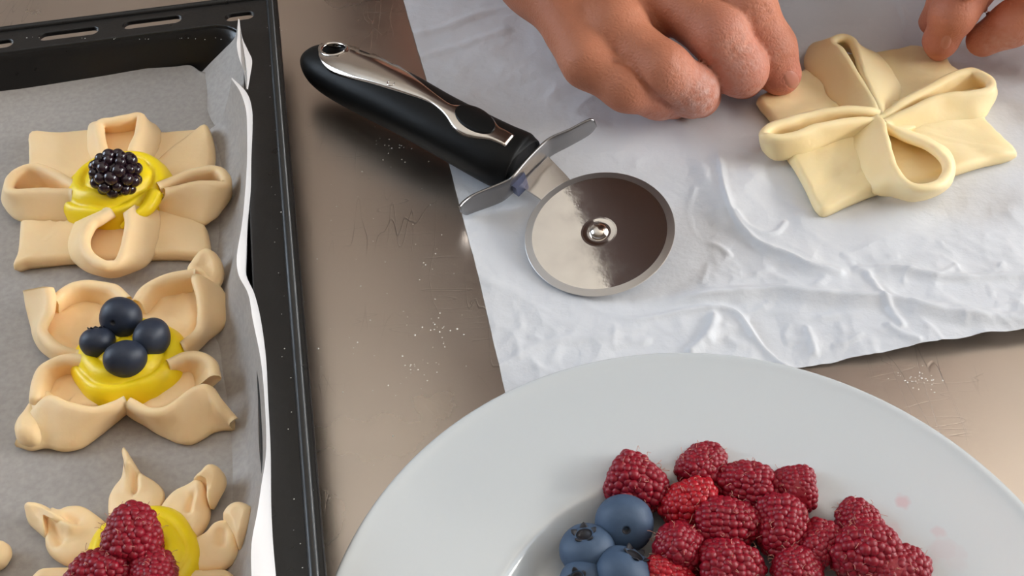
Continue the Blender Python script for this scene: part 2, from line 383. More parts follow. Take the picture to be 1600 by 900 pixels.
def skin():
    m = mat('skin', (0.43, 0.165, 0.095), 0.55, spec=.25, sss=.12, sss_r=(1, .35, .2), sss_s=.004)
    nt, b = nodes(m); tc = nt.nodes.new('ShaderNodeTexCoord')
    n1 = nt.nodes.new('ShaderNodeTexNoise'); n1.inputs['Scale'].default_value = 38; n1.inputs['Detail'].default_value = 5
    n2 = nt.nodes.new('ShaderNodeTexNoise'); n2.inputs['Scale'].default_value = 320; n2.inputs['Detail'].default_value = 5
    vo = nt.nodes.new('ShaderNodeTexVoronoi'); vo.inputs['Scale'].default_value = 520; vo.feature = 'DISTANCE_TO_EDGE'
    at_ = nt.nodes.new('ShaderNodeAttribute'); at_.attribute_name = 'flour'
    at2 = nt.nodes.new('ShaderNodeAttribute'); at2.attribute_name = 'red'
    for n in (n1, n2, vo): nt.links.new(tc.outputs['Object'], n.inputs['Vector'])
    r = nt.nodes.new('ShaderNodeMapRange'); r.inputs[1].default_value = .35; r.inputs[2].default_value = .65; nt.links.new(n1.outputs['Fac'], r.inputs[0])
    x = nt.nodes.new('ShaderNodeMix'); x.data_type = 'RGBA'; x.inputs[6].default_value = (0.50, 0.195, 0.11, 1); x.inputs[7].default_value = (0.43, 0.155, 0.082, 1)
    nt.links.new(r.outputs[0], x.inputs[0])
    y = nt.nodes.new('ShaderNodeMix'); y.data_type = 'RGBA'; y.inputs[7].default_value = (0.56, 0.215, 0.155, 1)
    nt.links.new(at2.outputs['Fac'], y.inputs[0]); nt.links.new(x.outputs[2], y.inputs[6])
    q = nt.nodes.new('ShaderNodeMapRange'); q.inputs[1].default_value = .30; q.inputs[2].default_value = .80; nt.links.new(n2.outputs['Fac'], q.inputs[0])
    fm = nt.nodes.new('ShaderNodeMath'); fm.operation = 'MULTIPLY'; nt.links.new(at_.outputs['Fac'], fm.inputs[0]); nt.links.new(q.outputs[0], fm.inputs[1])
    z = nt.nodes.new('ShaderNodeMix'); z.data_type = 'RGBA'; z.inputs[7].default_value = (0.74, 0.62, 0.58, 1)
    nt.links.new(fm.outputs[0], z.inputs[0]); nt.links.new(y.outputs[2], z.inputs[6]); nt.links.new(z.outputs[2], b.inputs['Base Color'])
    k = nt.nodes.new('ShaderNodeBump'); k.inputs['Strength'].default_value = .55; k.inputs['Distance'].default_value = .0006
    k2 = nt.nodes.new('ShaderNodeBump'); k2.inputs['Strength'].default_value = .25; k2.inputs['Distance'].default_value = .0012
    nt.links.new(vo.outputs['Distance'], k.inputs['Height']); nt.links.new(n2.outputs['Fac'], k2.inputs['Height'])
    nt.links.new(k.outputs[0], k2.inputs['Normal']); nt.links.new(k2.outputs[0], b.inputs['Normal'])
    return m
M['skin'] = skin()

# ------------------------------------------------------------------ the room
FZ, CZ = -0.9, 1.6; X0, X1, Y0, Y1 = -1.9, WIN['x'], -1.5, 1.85
def struct(name, VF, m, parent=None):
    o = obj(name, VF, m, parent, smooth=False)
    if parent is None: o['kind'] = 'structure'
    return o
struct('floor', box(X0-.1, X1+.1, Y0-.1, Y1+.1, FZ-.1, FZ), M['floor'])
struct('ceiling', box(X0-.1, X1+.1, Y0-.1, Y1+.1, CZ, CZ+.1), M['ceiling'])
struct('wall_back', box(X0-.1, X1+.1, Y1, Y1+.1, FZ, CZ), M['wall'])
struct('wall_front', box(X0-.1, X1+.1, Y0-.1, Y0, FZ, CZ), M['wall'])
struct('wall_left', join(box(X0-.1, X0, Y0, W2['y0'], FZ, CZ), box(X0-.1, X0, W2['y1'], Y1, FZ, CZ),
       box(X0-.1, X0, W2['y0'], W2['y1'], FZ, W2['z0']), box(X0-.1, X0, W2['y0'], W2['y1'], W2['z1'], CZ)), M['wall'])
wy0, wy1, wz0, wz1 = WIN['y0'], WIN['y1'], WIN['z0'], WIN['z1']
struct('wall_right', join(box(X1, X1+.1, Y0, wy0, FZ, CZ), box(X1, X1+.1, wy1, Y1, FZ, CZ),
       box(X1, X1+.1, wy0, wy1, FZ, wz0), box(X1, X1+.1, wy0, wy1, wz1, CZ)), M['wall'])
win = struct('window_1', join(box(X1+.03, X1+.08, wy0, wy1, wz0, wz0+.05), box(X1+.03, X1+.08, wy0, wy1, wz1-.05, wz1),
       box(X1+.03, X1+.08, wy0, wy0+.05, wz0, wz1), box(X1+.03, X1+.08, wy1-.05, wy1, wz0, wz1),
       box(X1+.03, X1+.08, (wy0+wy1)/2-.025, (wy0+wy1)/2+.025, wz0, wz1)), M['white_frame'])
gl = mat('window_glass', (1, 1, 1), 0.0); gl.node_tree.nodes['Principled BSDF'].inputs['Transmission Weight'].default_value = 1.0
struct('pane', box(X1+.052, X1+.058, wy0+.04, wy1-.04, wz0+.04, wz1-.04), gl, win)

a0, a1, b0, b1 = W2['y0'], W2['y1'], W2['z0'], W2['z1']
win = struct('window_2', join(box(X0-.08, X0-.03, a0, a1, b0, b0+.05), box(X0-.08, X0-.03, a0, a1, b1-.05, b1),
       box(X0-.08, X0-.03, a0, a0+.05, b0, b1), box(X0-.08, X0-.03, a1-.05, a1, b0, b1)), M['white_frame'])
struct('pane', box(X0-.058, X0-.052, a0+.04, a1-.04, b0+.04, b1-.04), gl, win)

# worktop of the kitchen island
wt = thing('worktop', 'scratched brushed steel kitchen worktop under everything', 'worktop', (0, .25, -.03))
TOPY = 0.72
obj('steel_top', box(-1.2, .95, -.25, TOPY, -.03, 0), M['steel_top'], wt, smooth=False)
obj('cabinet_base', box(-1.17, .92, -.2, TOPY-.05, FZ, -.03), M['cabinet'], wt, smooth=False)

# ------------------------------------------------------------------ white parchment on the worktop
def parchment():
    BL, BR, TL, TR = at(796, 640), at(1760, 506), at(600, -95), at(1800, -190)
    nu, nv = 640, 420
    u = np.linspace(0, 1, nu); v = np.linspace(0, 1, nv); Ug, Vg = np.meshgrid(u, v, indexing='ij')
    # wavy torn edges
    el = np.array([nz((0, b*3, 0), 2, 2)*.0008 + nz((0, b, 0), 30, 4)*.0002 for b in v])
    eb = np.array([nz((a*3, 0, 0), 5, 7)*.0012 + nz((a, 0, 0), 40, 9)*.0005 for a in u])
    Q = (BL[None, None]*((1-Ug)*(1-Vg))[..., None] + BR*(Ug*(1-Vg))[..., None] + TL*((1-Ug)*Vg)[..., None] + TR*(Ug*Vg)[..., None])
    Q[..., 0] += el[None]*(1-Ug)**8; Q[..., 1] += eb[:, None]*(1-Vg)**8
    # bow of the left edge seen in the photograph
    Q[..., 0] += 0.0025*np.sin(Vg*math.pi)*(1-Ug)**6
    q = Q[..., :2].reshape(-1, 2); z = np.zeros(len(q))
    px = lambda pl: np.array([at(a, b)[:2] for a, b in pl])
    def ridge(pl, h, wd, side=0.0, wside=0.004):
        """crease: sharp ridge, with a softer shoulder on one side"""
        nonlocal z
        pl = spline(np.c_[px(pl), np.zeros(len(pl))], 5)[:, :2]
        d = segdist(q, pl); z += h*.9*np.exp(-(d/(wd*.95+.0004))**2)
        if side:
            sd = np.full(len(q), 1e9); sg = np.zeros(len(q)); fa = np.zeros(len(q)); ns = len(pl)-1
            for si, (a, b) in enumerate(zip(pl[:-1], pl[1:])):
                ab = b-a; t = np.clip(((q-a)@ab)/(ab@ab+1e-12), 0, 1); r = q-a-t[:, None]*ab; dd = np.linalg.norm(r, axis=1)
                cr_ = ab[0]*r[:, 1]-ab[1]*r[:, 0]; k = dd < sd; sd[k] = dd[k]; sg[k] = cr_[k]/(np.linalg.norm(ab)*dd[k]+1e-9); fa[k] = np.minimum(si+t[k], ns-si-t[k])
            e = np.clip(sd*sg/.0022+.5, 0, 1); z += side*np.exp(-(sd/wside)**2)*e*e*(3-2*e)*np.clip(fa/5, 0, 1)
    ridge([(905, 462), (925, 480), (960, 492), (1000, 497), (1060, 489), (1110, 484), (1140, 487), (1160, 500), (1185, 535), (1215, 565), (1250, 590)], .0022, .0016, -.0016, .006)
    ridge([(1000, 470), (1060, 470), (1120, 468), (1200, 461), (1260, 470), (1330, 478), (1390, 482), (1450, 500), (1520, 512), (1640, 520)], .0030, .0030, .0012, .010)
    ridge([(1118, 230), (1122, 270), (1128, 310), (1140, 340), (1160, 368), (1190, 392), (1230, 408), (1262, 425), (1310, 432)], .0020, .0022, .0022, .012)
    ridge([(1150, 340), (1165, 358), (1190, 371), (1212, 368), (1226, 352)], .0011, .0010)
    ridge([(1340, 424), (1400, 428), (1450, 440), (1500, 442), (1620, 438)], .0018, .0016, .0016, .010)
    ridge([(1062, 175), (1075, 215), (1090, 255), (1112, 300), (1130, 350)], .0016, .0040)
    ridge([(1115, 500), (1110, 520), (1095, 540), (1080, 552)], .0022, .0018)
    ridge([(1355, 435), (1365, 455), (1385, 490), (1405, 520)], .0014, .0012)
    ridge([(1260, 520), (1268, 540), (1272, 556)], .0012, .0012)
    ridge([(1420, 485), (1470, 492), (1540, 500), (1600, 510)], .0012, .0014)
    ridge([(1385, 520), (1405, 535), (1430, 545)], .0011, .0012)
    ridge([(640, 60), (700, 45), (760, 22), (830, 12)], .0012, .0030)
    ridge([(650, 95), (720, 75), (790, 50)], .0009, .003)
    ridge([(1085, 300), (1075, 330), (1090, 370), (1120, 385), (1140, 400)], .0011, .0012)
    ridge([(1405, 15), (1415, 40), (1410, 60), (1430, 75)], .0013, .0013)
    ridge([(1505, 110), (1540, 95), (1600, 60)], .0013, .0018)
    ridge([(1540, 120), (1570, 100), (1610, 95)], .0010, .0014)
    ridge([(770, 580), (850, 540), (930, 530), (1010, 535)], .0009, .0022)
    ridge([(735, 430), (800, 455), (870, 465), (910, 478)], .0012, .0030)
    rng = random.Random(5)
    # small crumples, thickest towards the lower right
    for k in range(95):
        x = 780+820*rng.random()**.8; y = 395+185*rng.random()
        a = rng.uniform(0, math.pi); L = rng.uniform(10, 46); b = a+rng.uniform(-.7, .7)
        ridge([(x, y), (x+L*math.cos(a)*.5, y+L*math.sin(a)*.35), (x+L*math.cos(a)*.5+L*math.cos(b)*.5, y+L*math.sin(a)*.35+L*math.sin(b)*.35)],
              rng.uniform(.0002, .0007), rng.uniform(.0009, .0018))
    nb = np.array([nz((a, b, 0), 28, 1) for a, b in q]); nf = np.array([nz((a, b, 0), 75, 4) for a, b in q])
    n3 = np.array([abs(nz((a, b, 0), 120, 8)) for a, b in q]); n4 = np.array([abs(nz((a, b, 0), 45, 12)) for a, b in q])
    py = (1-Vg).reshape(-1); soft = 0.35+0.65*np.clip((py-.25)/.35, 0, 1)
    z += soft*(nb*.0013+nf*.0005-n3*.0006-n4*.0017)
    # lifted free edge on the right, away from the plate
    lift = np.exp(-((q[:, 1]-at(1450, 550)[1])/.030)**2)*np.clip((q[:, 0]-at(1255, 575)[0])/.05, 0, 1)
    z = z-np.percentile(z, 6)+.0005; z = np.maximum(z, .0005+np.abs(nf)*.0003)
    z += lift*.0050
    # things lying on it press it flat
    for (cx, cy, rad, keep) in ((936, 372, .042, .16), (1385, 205, .060, .25), (800, 230, .03, .3), (1060, 172, .032, .2), (1160, 150, .025, .25), (1545, 80, .035, .25)):
        c = at(cx, cy)[:2]; dd = np.linalg.norm(q-c, axis=1); kk = np.clip((dd-rad)/.014, 0, 1); kk = kk*kk*(3-2*kk)
        z = z*(keep+(1-keep)*kk)
    c = np.array(PLC[:2]); dd = np.linalg.norm(q-c, axis=1); lim = .0035+np.clip((dd-.075)/.044, 0, 3)*.0075
    z = np.where(dd < .13, np.minimum(z, lim), z)
    V = np.c_[q, z]; F = np.array(grid_faces(nu, nv)); o = obj('parchment', (V, F), M['white_paper'], origin=(BL+TR)/2)
    tag(o, 'crumpled white parchment sheet spread under the pizza cutter and the berryless pastry', 'parchment')
    HP['q'] = (q, z)
HP = {}
PLC = (0.1715*0+0.0543, 0.1562, 0.0)
parchment()
_q, _z = HP['q']
def paper_z(x, y):
    d = (_q[:, 0]-x)**2+(_q[:, 1]-y)**2; return float(_z[np.argmin(d)])

# ------------------------------------------------------------------ plate
PR = 0.1187
def plate():
    t = thing('plate', 'wide rimmed white china plate with raspberries and blueberries', 'plate', PLC)
    pr = [(0, .0042), (.030, .0042), (.050, .0043), (.058, .0045), (.0622, .0056), (.0650, .0084), (.0676, .0116), (.0703, .0133), (.076, .0141), (.090, .0157),
          (.105, .0173), (.1135, .0184), (.1165, .0190), (.1181, .0190), (.1187, .0182), (.1183, .0172), (.1165, .0166),
          (.105, .0148), (.090, .0130), (.074, .0108), (.067, .0078), (.0625, .0035), (.0605, .0004), (.0590, 0), (.0575, .0004), (.0565, .0018), (.03, .0018), (0, .0018)]
    pr = spline(np.c_[np.array(pr), np.zeros(len(pr))], 3)[:, :2]; pr[:, 0] = np.maximum(pr[:, 0], 1e-5)
    o = obj('dish', lathe(pr, 160), M['china'], t, local=True)
    # raspberry juice smudges on the rim: stains of the china itself
    nt, b = nodes(M['china']); tc = nt.nodes.new('ShaderNodeTexCoord')
    nn = nt.nodes.new('ShaderNodeTexNoise'); nn.inputs['Scale'].default_value = 130
    nt.links.new(tc.outputs['Object'], nn.inputs['Vector']); acc = None
    for (sx, sy, r, s) in ((1410, 789, .0034, .34), (1386, 829, .0034, .14), (1461, 833, .0026, .20), (1470, 865, .0045, .12), (1505, 872, .003, .08), (1490, 880, .005, .07)):
        c = at(sx, sy, .014)-np.array(PLC)
        d = nt.nodes.new('ShaderNodeVectorMath'); d.operation = 'DISTANCE'; d.inputs[1].default_value = tuple(c); nt.links.new(tc.outputs['Object'], d.inputs[0])
        ad = nt.nodes.new('ShaderNodeMath'); ad.operation = 'MULTIPLY_ADD'; ad.inputs[1].default_value = .009; nt.links.new(nn.outputs['Fac'], ad.inputs[0]); nt.links.new(d.outputs['Value'], ad.inputs[2])
        mr = nt.nodes.new('ShaderNodeMapRange'); mr.inputs[1].default_value = r*.6+.0045; mr.inputs[2].default_value = r+.0048; mr.inputs[3].default_value = s; mr.inputs[4].default_value = 0
        nt.links.new(ad.outputs[0], mr.inputs[0])
        if acc is None: acc = mr.outputs[0]
        else:
            a = nt.nodes.new('ShaderNodeMath'); a.operation = 'MAXIMUM'; nt.links.new(acc, a.inputs[0]); nt.links.new(mr.outputs[0], a.inputs[1]); acc = a.outputs[0]
    x = nt.nodes.new('ShaderNodeMix'); x.data_type = 'RGBA'; x.inputs[6].default_value = b.inputs['Base Color'].default_value; x.inputs[7].default_value = (0.62, 0.20, 0.24, 1)
    nt.links.new(acc, x.inputs[0]); nt.links.new(x.outputs[2], b.inputs['Base Color'])
plate()

# ------------------------------------------------------------------ berries
def rot_from(axis, spin=0.0):
    return Vector(axis).to_track_quat('Z', 'Y').to_matrix() @ Matrix.Rotation(spin, 3, 'Z')
def raspberry_protos(n=4):
    out = []
    for k in range(n):
        rng = random.Random(20+k)
        Ln, Rm = 1.0, 0.47+0.03*rng.random()
        prof = spline(np.array([(Rm*.62, .0, 0), (Rm*.90, .05, 0), (Rm, .20, 0), (Rm*.97, .42, 0), (Rm*.83, .66, 0), (Rm*.58, .86, 0), (Rm*.25, .97, 0), (.001, 1.0, 0)]), 8)[:, :2]
        prof[:, 1] -= .45
        VF = []; d = .128
        s = np.r_[0, np.cumsum(np.linalg.norm(np.diff(prof, axis=0), axis=1))]
        rows = int(s[-1]/(d*.86)); bend = [rng.uniform(-.10, .10), rng.uniform(-.10, .10)]; sq = rng.uniform(.88, 1.05)
        for i in range(rows+1):
            t = s[-1]*i/rows; r = np.interp(t, s, prof[:, 0]); z = np.interp(t, s, prof[:, 1])
            m = max(1, int(2*math.pi*r/(d*1.02)))
            for j in range(m):
                a = 2*math.pi*(j+.5*(i % 2)+rng.uniform(-.32, .32))/m; rr = r*(.91+rng.uniform(-.03, .04)); sc = d*.82*rng.uniform(.86, 1.14)
                p = np.array([rr*math.cos(a)*sq+bend[0]*z*z, rr*math.sin(a)+bend[1]*z*z, z+rng.uniform(-.028, .028)])
                VF.append((ICO1[0]*sc+p, ICO1[1]))
        dm = mesh('drupelets', *join(*VF))
        cp = prof.copy(); cp[:, 0] *= 1.035; cp[-1, 1] += .03
        cav = [(.01, .28), (.10, .26), (.20, .10), (.26, -.15), (.30, -.36), (Rm*.62, -.45)]
        pr = np.vstack([np.array(cav), cp]); pr[:, 0] = np.maximum(pr[:, 0], .002)
        cm = mesh('hollow', *lathe(pr*np.array([.98, .98]), 28))
        hv = []
        for _ in range(46):
            t = rng.uniform(.1, .95)*s[-1]; r = np.interp(t, s, prof[:, 0]); z = np.interp(t, s, prof[:, 1]); a = rng.uniform(0, 6.28)
            n_ = np.array([math.cos(a), math.sin(a), .2]); p = np.array([r*math.cos(a)*sq, r*math.sin(a), z])+n_*d*.5
            c1 = p+n_*.05+np.array([rng.uniform(-.05, .05) for _ in range(3)]); c2 = c1+n_*.01+np.array([rng.uniform(-.07, .07) for _ in range(3)])
            hv.append(tube(spline([p, c1, c2], 3), .0055, 3))
        hm = mesh('hairs', *join(*hv))
        out.append((dm, cm, hm))
    return out
RB = raspberry_protos()
def part(name, me, parent, m, kind=None):
    o = bpy.data.objects.new(name, me); C.objects.link(o); o.parent = parent
    if not me.materials: me.materials.append(m)
    elif me.materials[0] != m:
        o.material_slots[0].link = 'OBJECT'; o.material_slots[0].material = m
    if kind: o['kind'] = kind
    return o
def raspberry(px, py, z, size, axis, spin, proto, label, group, m='rasp', squash=1.0):
    t = thing('raspberry', label, 'raspberry', at(px, py, z), group)
    dm, cm, hm = RB[proto % 4]
    a = part('drupelets', dm, t, M[m], 'stuff'); b = part('hollow', cm, t, M['rasp_core']); h = part('hairs', hm, t, M['hair'], 'stuff')
    t.rotation_mode = 'QUATERNION'; t.rotation_quaternion = rot_from(axis, spin).to_quaternion(); size = size*.775; t.scale = (size*squash, size, size)
    return t
# frame directions on the table: image right, image up
RX = np.array([cr, sr*ct, 0]); RX /= np.linalg.norm(RX); RY = np.array([-RX[1], RX[0], 0])
def ax(right, up, lift): return tuple(right*RX+up*RY+np.array([0, 0, lift]))
g = 'raspberries on the white plate'
ZB = .0042
RL = [  # px, py, z over the plate, size, tip direction, spin, proto, material, label
 (996, 757, .0095, .0235, (.75, -.45, -.10), .3, 0, 'rasp', 'large raspberry at the far left of the heap, just above the roundest blueberry'),
 (1098, 729, .0092, .0200, (.55, .75, .10), 1.2, 1, 'rasp', 'raspberry farthest towards the parchment, topmost in the heap on the plate'),
 (1163, 758, .0092, .0220, (-.8, .2, .0), 2.2, 2, 'rasp', 'hairy raspberry squeezed between the topmost raspberry and the one showing its hollow'),
 (1235, 766, .0090, .0195, (-.95, .05, -.12), .8, 3, 'rasp', 'raspberry whose open red hollow faces right'),
 (1078, 788, .0088, .0215, (-.9, -.25, .0), 3.0, 1, 'rasp_bright', 'brighter red raspberry lying below the topmost one'),
 (1136, 818, .0098, .0235, (.8, -.1, .12), 4.0, 0, 'rasp', 'big dark raspberry in the middle of the heap'),
 (1219, 825, .0098, .0220, (-.15, -.95, .05), 5.0, 2, 'rasp', 'raspberry pointing at the viewer, right of the big middle one'),
 (1061, 858, .0098, .0220, (-.25, -.35, .75), 1.0, 3, 'rasp', 'upright raspberry right of the blueberries, hairs on top'),
 (1274, 853, .0090, .0195, (-.6, -.7, .1), 2.0, 1, 'rasp', 'small knobbly raspberry between the viewer-pointing one and the right-hand pile'),
 (1341, 821, .0090, .0190, (-.2, .9, .15), 3.5, 2, 'rasp', 'raspberry half hidden at the back of the right-hand pile'),
 (1350, 866, .0100, .0240, (-.75, -.1, .25), 2.6, 0, 'rasp', 'plump dark raspberry in front of the half hidden one at right'),
 (1404, 890, .0092, .0210, (.85, .1, .1), 1.7, 3, 'rasp', 'rightmost raspberry on the plate with pale shiny drupelets'),
 (1140, 889, .0092, .0235, (.9, .0, .0), .5, 2, 'rasp', 'long raspberry lying across the bottom edge below the big middle one'),
 (1243, 893, .0092, .0200, (-.4, -.5, .6), 4.4, 1, 'rasp', 'dark raspberry cut by the bottom edge below the small knobbly one'),
 (1043, 906, .0075, .0190, (.9, -.2, .0), 2.9, 3, 'rasp_bright', 'bright red sliver of raspberry at the bottom edge below the upright one'),
]
for i, (x, y, z, s, a, sp, pr, m, lb) in enumerate(RL):
    raspberry(x, y, ZB+z, s, ax(*a), sp, pr, lb, g, m, squash=.95+.08*math.sin(i*2.1))

def blueberry_proto(crown):
    pr = [(0, -.84), (.3, -.82), (.62, -.66), (.88, -.33), (.99, .02), (.93, .38), (.74, .64), (.50, .79), (.36, .835), (.30, .82), (.24, .72), (.12, .66), (0, .65)]
    if not crown: pr = [(0, -.86), (.3, -.82), (.62, -.66), (.88, -.33), (1., .02), (.93, .38), (.74, .64), (.45, .80), (.2, .85), (.125, .84), (.095, .80), (.06, .74), (0, .73)]
    pr = spline(np.c_[np.array(pr, float), np.zeros(len(pr))], 4)[:, :2]; pr[:, 0] = np.maximum(pr[:, 0], .001)
    V, F = lathe(pr, 40)
    V = V*(1+np.array([nz(p, 1.2, 3) for p in V])[:, None]*.04)
    b = mesh('berry', V, F)
    if crown:
        cv = []
        for k in range(5):
            a0 = 2*math.pi*k/5
            rows = []
            for j, (r, z, wd) in enumerate(((.27, .74, .30), (.35, .86, .27), (.43, .91, .16), (.47, .93, .03))):
                rows.append([(r*math.cos(a0+u*wd/r*.55), r*math.sin(a0+u*wd/r*.55), z+.03*(1-u*u)) for u in (-1, -.5, 0, .5, 1)])
            G = np.array(rows); G2 = G-np.array([0, 0, .045])*1.0; V = np.concatenate([G.reshape(-1, 3), G2.reshape(-1, 3)])
            f = grid_faces(4, 5); f2 = [q[::-1] for q in grid_faces(4, 5, off=20)]
            e = [(i*5, i*5+20, i*5+25, i*5+5) for i in range(3)]+[(i*5+9, i*5+29, i*5+24, i*5+4) for i in range(3)]+[(15+i, 35+i, 36+i, 16+i) for i in range(4)]
            cv.append((V, f+f2+e))
        c = mesh('calyx', *join(*cv, lathe([(.001, .69), (.10, .70), (.20, .74), (.27, .82), (.26, .70), (.2, .64), (.001, .6)], 20)))
    else:
        c = mesh('stem_scar', *lathe([(.001, .735), (.06, .745), (.10, .815), (.125, .85), (.15, .853), (.15, .82), (.05, .7), (.001, .7)], 18))
    return b, c
BB = {True: blueberry_proto(True), False: blueberry_proto(False)}
def blueberry(px, py, z, r, axis, crown, label, group, m='blue', spin=0.0, sc=(1, 1, 1)):
    t = thing('blueberry', label, 'blueberry', at(px, py, z), group); b, c = BB[crown]
    part('berry', b, t, M[m]); part('calyx' if crown else 'stem_scar', c, t, M['crown'])
    t.rotation_mode = 'QUATERNION'; t.rotation_quaternion = rot_from(axis, spin).to_quaternion(); t.scale = tuple(r*k for k in sc)
g = 'blueberries on the white plate'
blueberry(975, 817, ZB+.0088, .0098, ax(.02, -.95, .85), False, 'roundest blueberry on the plate with a tiny stem hole facing the viewer', g)
blueberry(918, 861, ZB+.0082, .0092, ax(-.15, .25, .95), True, 'blueberry on the plate with its dark ragged crown on top', g, spin=.4)
blueberry(974, 899, ZB+.0088, .0098, ax(.45, .45, .75), True, 'blueberry cut by the bottom edge, crown tipped to the upper right', g, spin=.9)
blueberry(911, 908, ZB+.0070, .0075, ax(-.3, -.3, .8), True, 'small blueberry barely showing at the bottom edge', g)

# ------------------------------------------------------------------ baking tray
RIMZ = 0.026
def tray():
    t = thing('baking_tray', 'black enamelled oven tray with slotted rim holding three fruit pastries', 'tray', at(200, 450))
    # plan frame of the tray: back-right corner of the rim and the two edge directions
    A = at(430, -12, RIMZ); B = at(507, 905, RIMZ)
    ey = (A-B)/np.linalg.norm(A-B); L = at(0, 44, RIMZ); ex = np.array([ey[1], -ey[0], 0])
    Wd, Dp = 0.36, 0.46
    def tp(x, y, z): return np.array([A[0], A[1], 0])+ex*x+ey*y+np.array([0, 0, z])   # x from right edge (negative left), y from back edge (negative front)
    # rim: flat flange with stamped slots, built from a filled 2D curve
    rr = .0172; fl = .0225                                  # flange width right / back
    cu = bpy.data.curves.new('rim', 'CURVE'); cu.dimensions = '2D'; cu.fill_mode = 'BOTH'; cu.extrude = .0006; cu.bevel_depth = .0007; cu.bevel_resolution = 2
    def spl(pts):
        s = cu.splines.new('POLY'); s.points.add(len(pts)-1); s.use_cyclic_u = True
        for p, q in zip(s.points, pts): p.co = (q[0], q[1], 0, 1)
    def rrect(x0, x1, y0, y1, r, n=8):
        out = []
        for cx, cy, a in ((x1-r, y1-r, 0), (x0+r, y1-r, 90), (x0+r, y0+r, 180), (x1-r, y0+r, 270)):
            out += [(cx+r*math.cos(math.radians(a+90*i/n)), cy+r*math.sin(math.radians(a+90*i/n))) for i in range(n+1)]
        return out
    spl(rrect(-Wd, 0, -Dp, 0, .006)); inner = (-Wd+rr, -rr, -Dp+fl, -fl)
    spl(rrect(*inner, .016))
    def loc(px, py):
        d = at(px, py, RIMZ)-A; return float(d@ex), float(d@ey)
    for (xa, ya), (xb, yb) in (((-60, 78), (13, 65)), ((68, 57), (146, 47)), ((199, 40), (276, 28)), ((359, 28), (389, 22))):
        a, b = loc(xa, ya), loc(xb, yb); y = (a[1]+b[1])/2; h = .0040
        spl(rrect(a[0]-h*.7, b[0]+h*.7, y-h, y+h, h*.98, 6))
    co = bpy.data.objects.new('rim_curve', cu); C.objects.link(co)
    dg = bpy.context.evaluated_depsgraph_get(); dg.update()
    me = bpy.data.meshes.new_from_object(co.evaluated_get(dg)); V = np.array([v.co[:] for v in me.vertices]); F = [list(p.vertices) for p in me.polygons]
    bpy.data.objects.remove(co); bpy.data.curves.remove(cu); bpy.data.meshes.remove(me)
    W = np.array([tp(v[0], v[1], RIMZ-.0013+v[2]) for v in V])
    o = obj('rim', (W, F), M['enamel'], t, smooth=False)
    # raised bead along the outer edge
    bead = np.array([tp(*p, 0) for p in rrect(-Wd+.003, -.003, -Dp+.003, -.003, .004, 8)]); bead[:, 2] = RIMZ-.0002
    pth = np.vstack([bead, bead[:1]])
    obj('edge_bead', tube(pth, .0019, 8), M['enamel'], t)
    # pan: wall and floor lofted as rounded rectangles
    rows = []
    for ins, z, r in ((-.0006, RIMZ-.0008, .016), (.0008, RIMZ-.0022, .0165), (.0020, RIMZ-.006, .017), (.0050, .010, .018), (.0066, .0045, .019), (.0090, .0026, .021), (.014, .0022, .024)):
        rows.append(np.array([tp(x, y, z) for x, y in rrect(inner[0]+ins, inner[1]-ins, inner[2]+ins, inner[3]-ins, r, 8)]))
    N = len(rows[0]); V = np.concatenate(rows); F = grid_faces(len(rows), N, cv=True); F.append(tuple(range((len(rows)-1)*N, len(rows)*N)))
    o = obj('pan', (V, F), M['enamel'], t)
    def sol(o):
        m = o.modifiers.new('s', 'SOLIDIFY'); m.thickness = .0008; m.offset = 1
    evaluated(o, [sol])
    # outer skirt turned down below the rim
    # paper liner: floor, back-corner upstand, and the turned-up right edge as seen
    tl = thing('baking_paper', 'grey-brown baking paper lining the black tray, right edge turned up', 'paper', at(200, 450, .004))
    pz = .0042
    xs = np.linspace(-Wd+.03, 0, 90)
    # back edge of the paper (pixels), front far out of frame
    back = spline(P3([(-260, 138), (-140, 131), (0, 122), (60, 119), (120, 117), (200, 113), (270, 109), (298, 107), (312, 116), (318, 117)], .0075), 6)
    right_x = tp(-rr-.0092, 0, 0)
    nb = len(back); nr = 90; ys = np.linspace(0, 1, nr); rowsP = []
    foot = lambda s: tp(-rr-.0082, -s, pz)
    # grid: along back edge (left to right) x towards the front
    front = np.array([tp(-Wd+rr+.012+(Wd-2*rr-.012-.0082)*i/(nb-1), -Dp+fl+.012, pz) for i in range(nb)])
    G = np.zeros((nb, nr, 3))
    for j in range(nr):
        s = ys[j]**1.4; G[:, j] = back*(1-s)+front*s
        sd = np.linalg.norm(G[:, j]-back, axis=1); G[:, j, 2] = pz+.0033*np.exp(-sd/.010)
    # right side: the paper rises to a crest and curls over outwards (crest and outer edge as seen)
    cz = .0325
    crest = [(362, 124), (375, 143), (384, 170), (386, 200), (386, 250), (383, 300), (378, 350), (370, 400), (373, 430), (388, 460), (395, 500), (407, 560), (413, 620), (416, 700), (408, 760), (402, 800), (393, 850), (393, 905), (396, 980), (398, 1080)]
    outer = [(364, 125), (386, 146), (394, 170), (395, 200), (393, 250), (392, 300), (387, 350), (385, 400), (385, 430), (398, 460), (408, 500), (416, 560), (419, 620), (423, 700), (424, 760), (425, 800), (428, 850), (433, 905), (440, 980), (448, 1080)]
    E = P3(crest, cz); Ro = P3(outer, .0255)
    Ft, Mi, M2 = [], [], []
    for e in E:
        Ft.append(e-ex*.0165+np.array([0, 0, pz+.0016-cz])); Mi.append(e-ex*.0095+np.array([0, 0, .0110-cz])); M2.append(e-ex*.0040+np.array([0, 0, .0220-cz]))
    Ft, Mi, M2 = np.array(Ft), np.array(Mi), np.array(M2)
    fy = np.array([float((f-np.array([A[0], A[1], 0]))@ey) for f in Ft]); fx = np.array([float((f-np.array([A[0], A[1], 0]))@ex) for f in Ft])
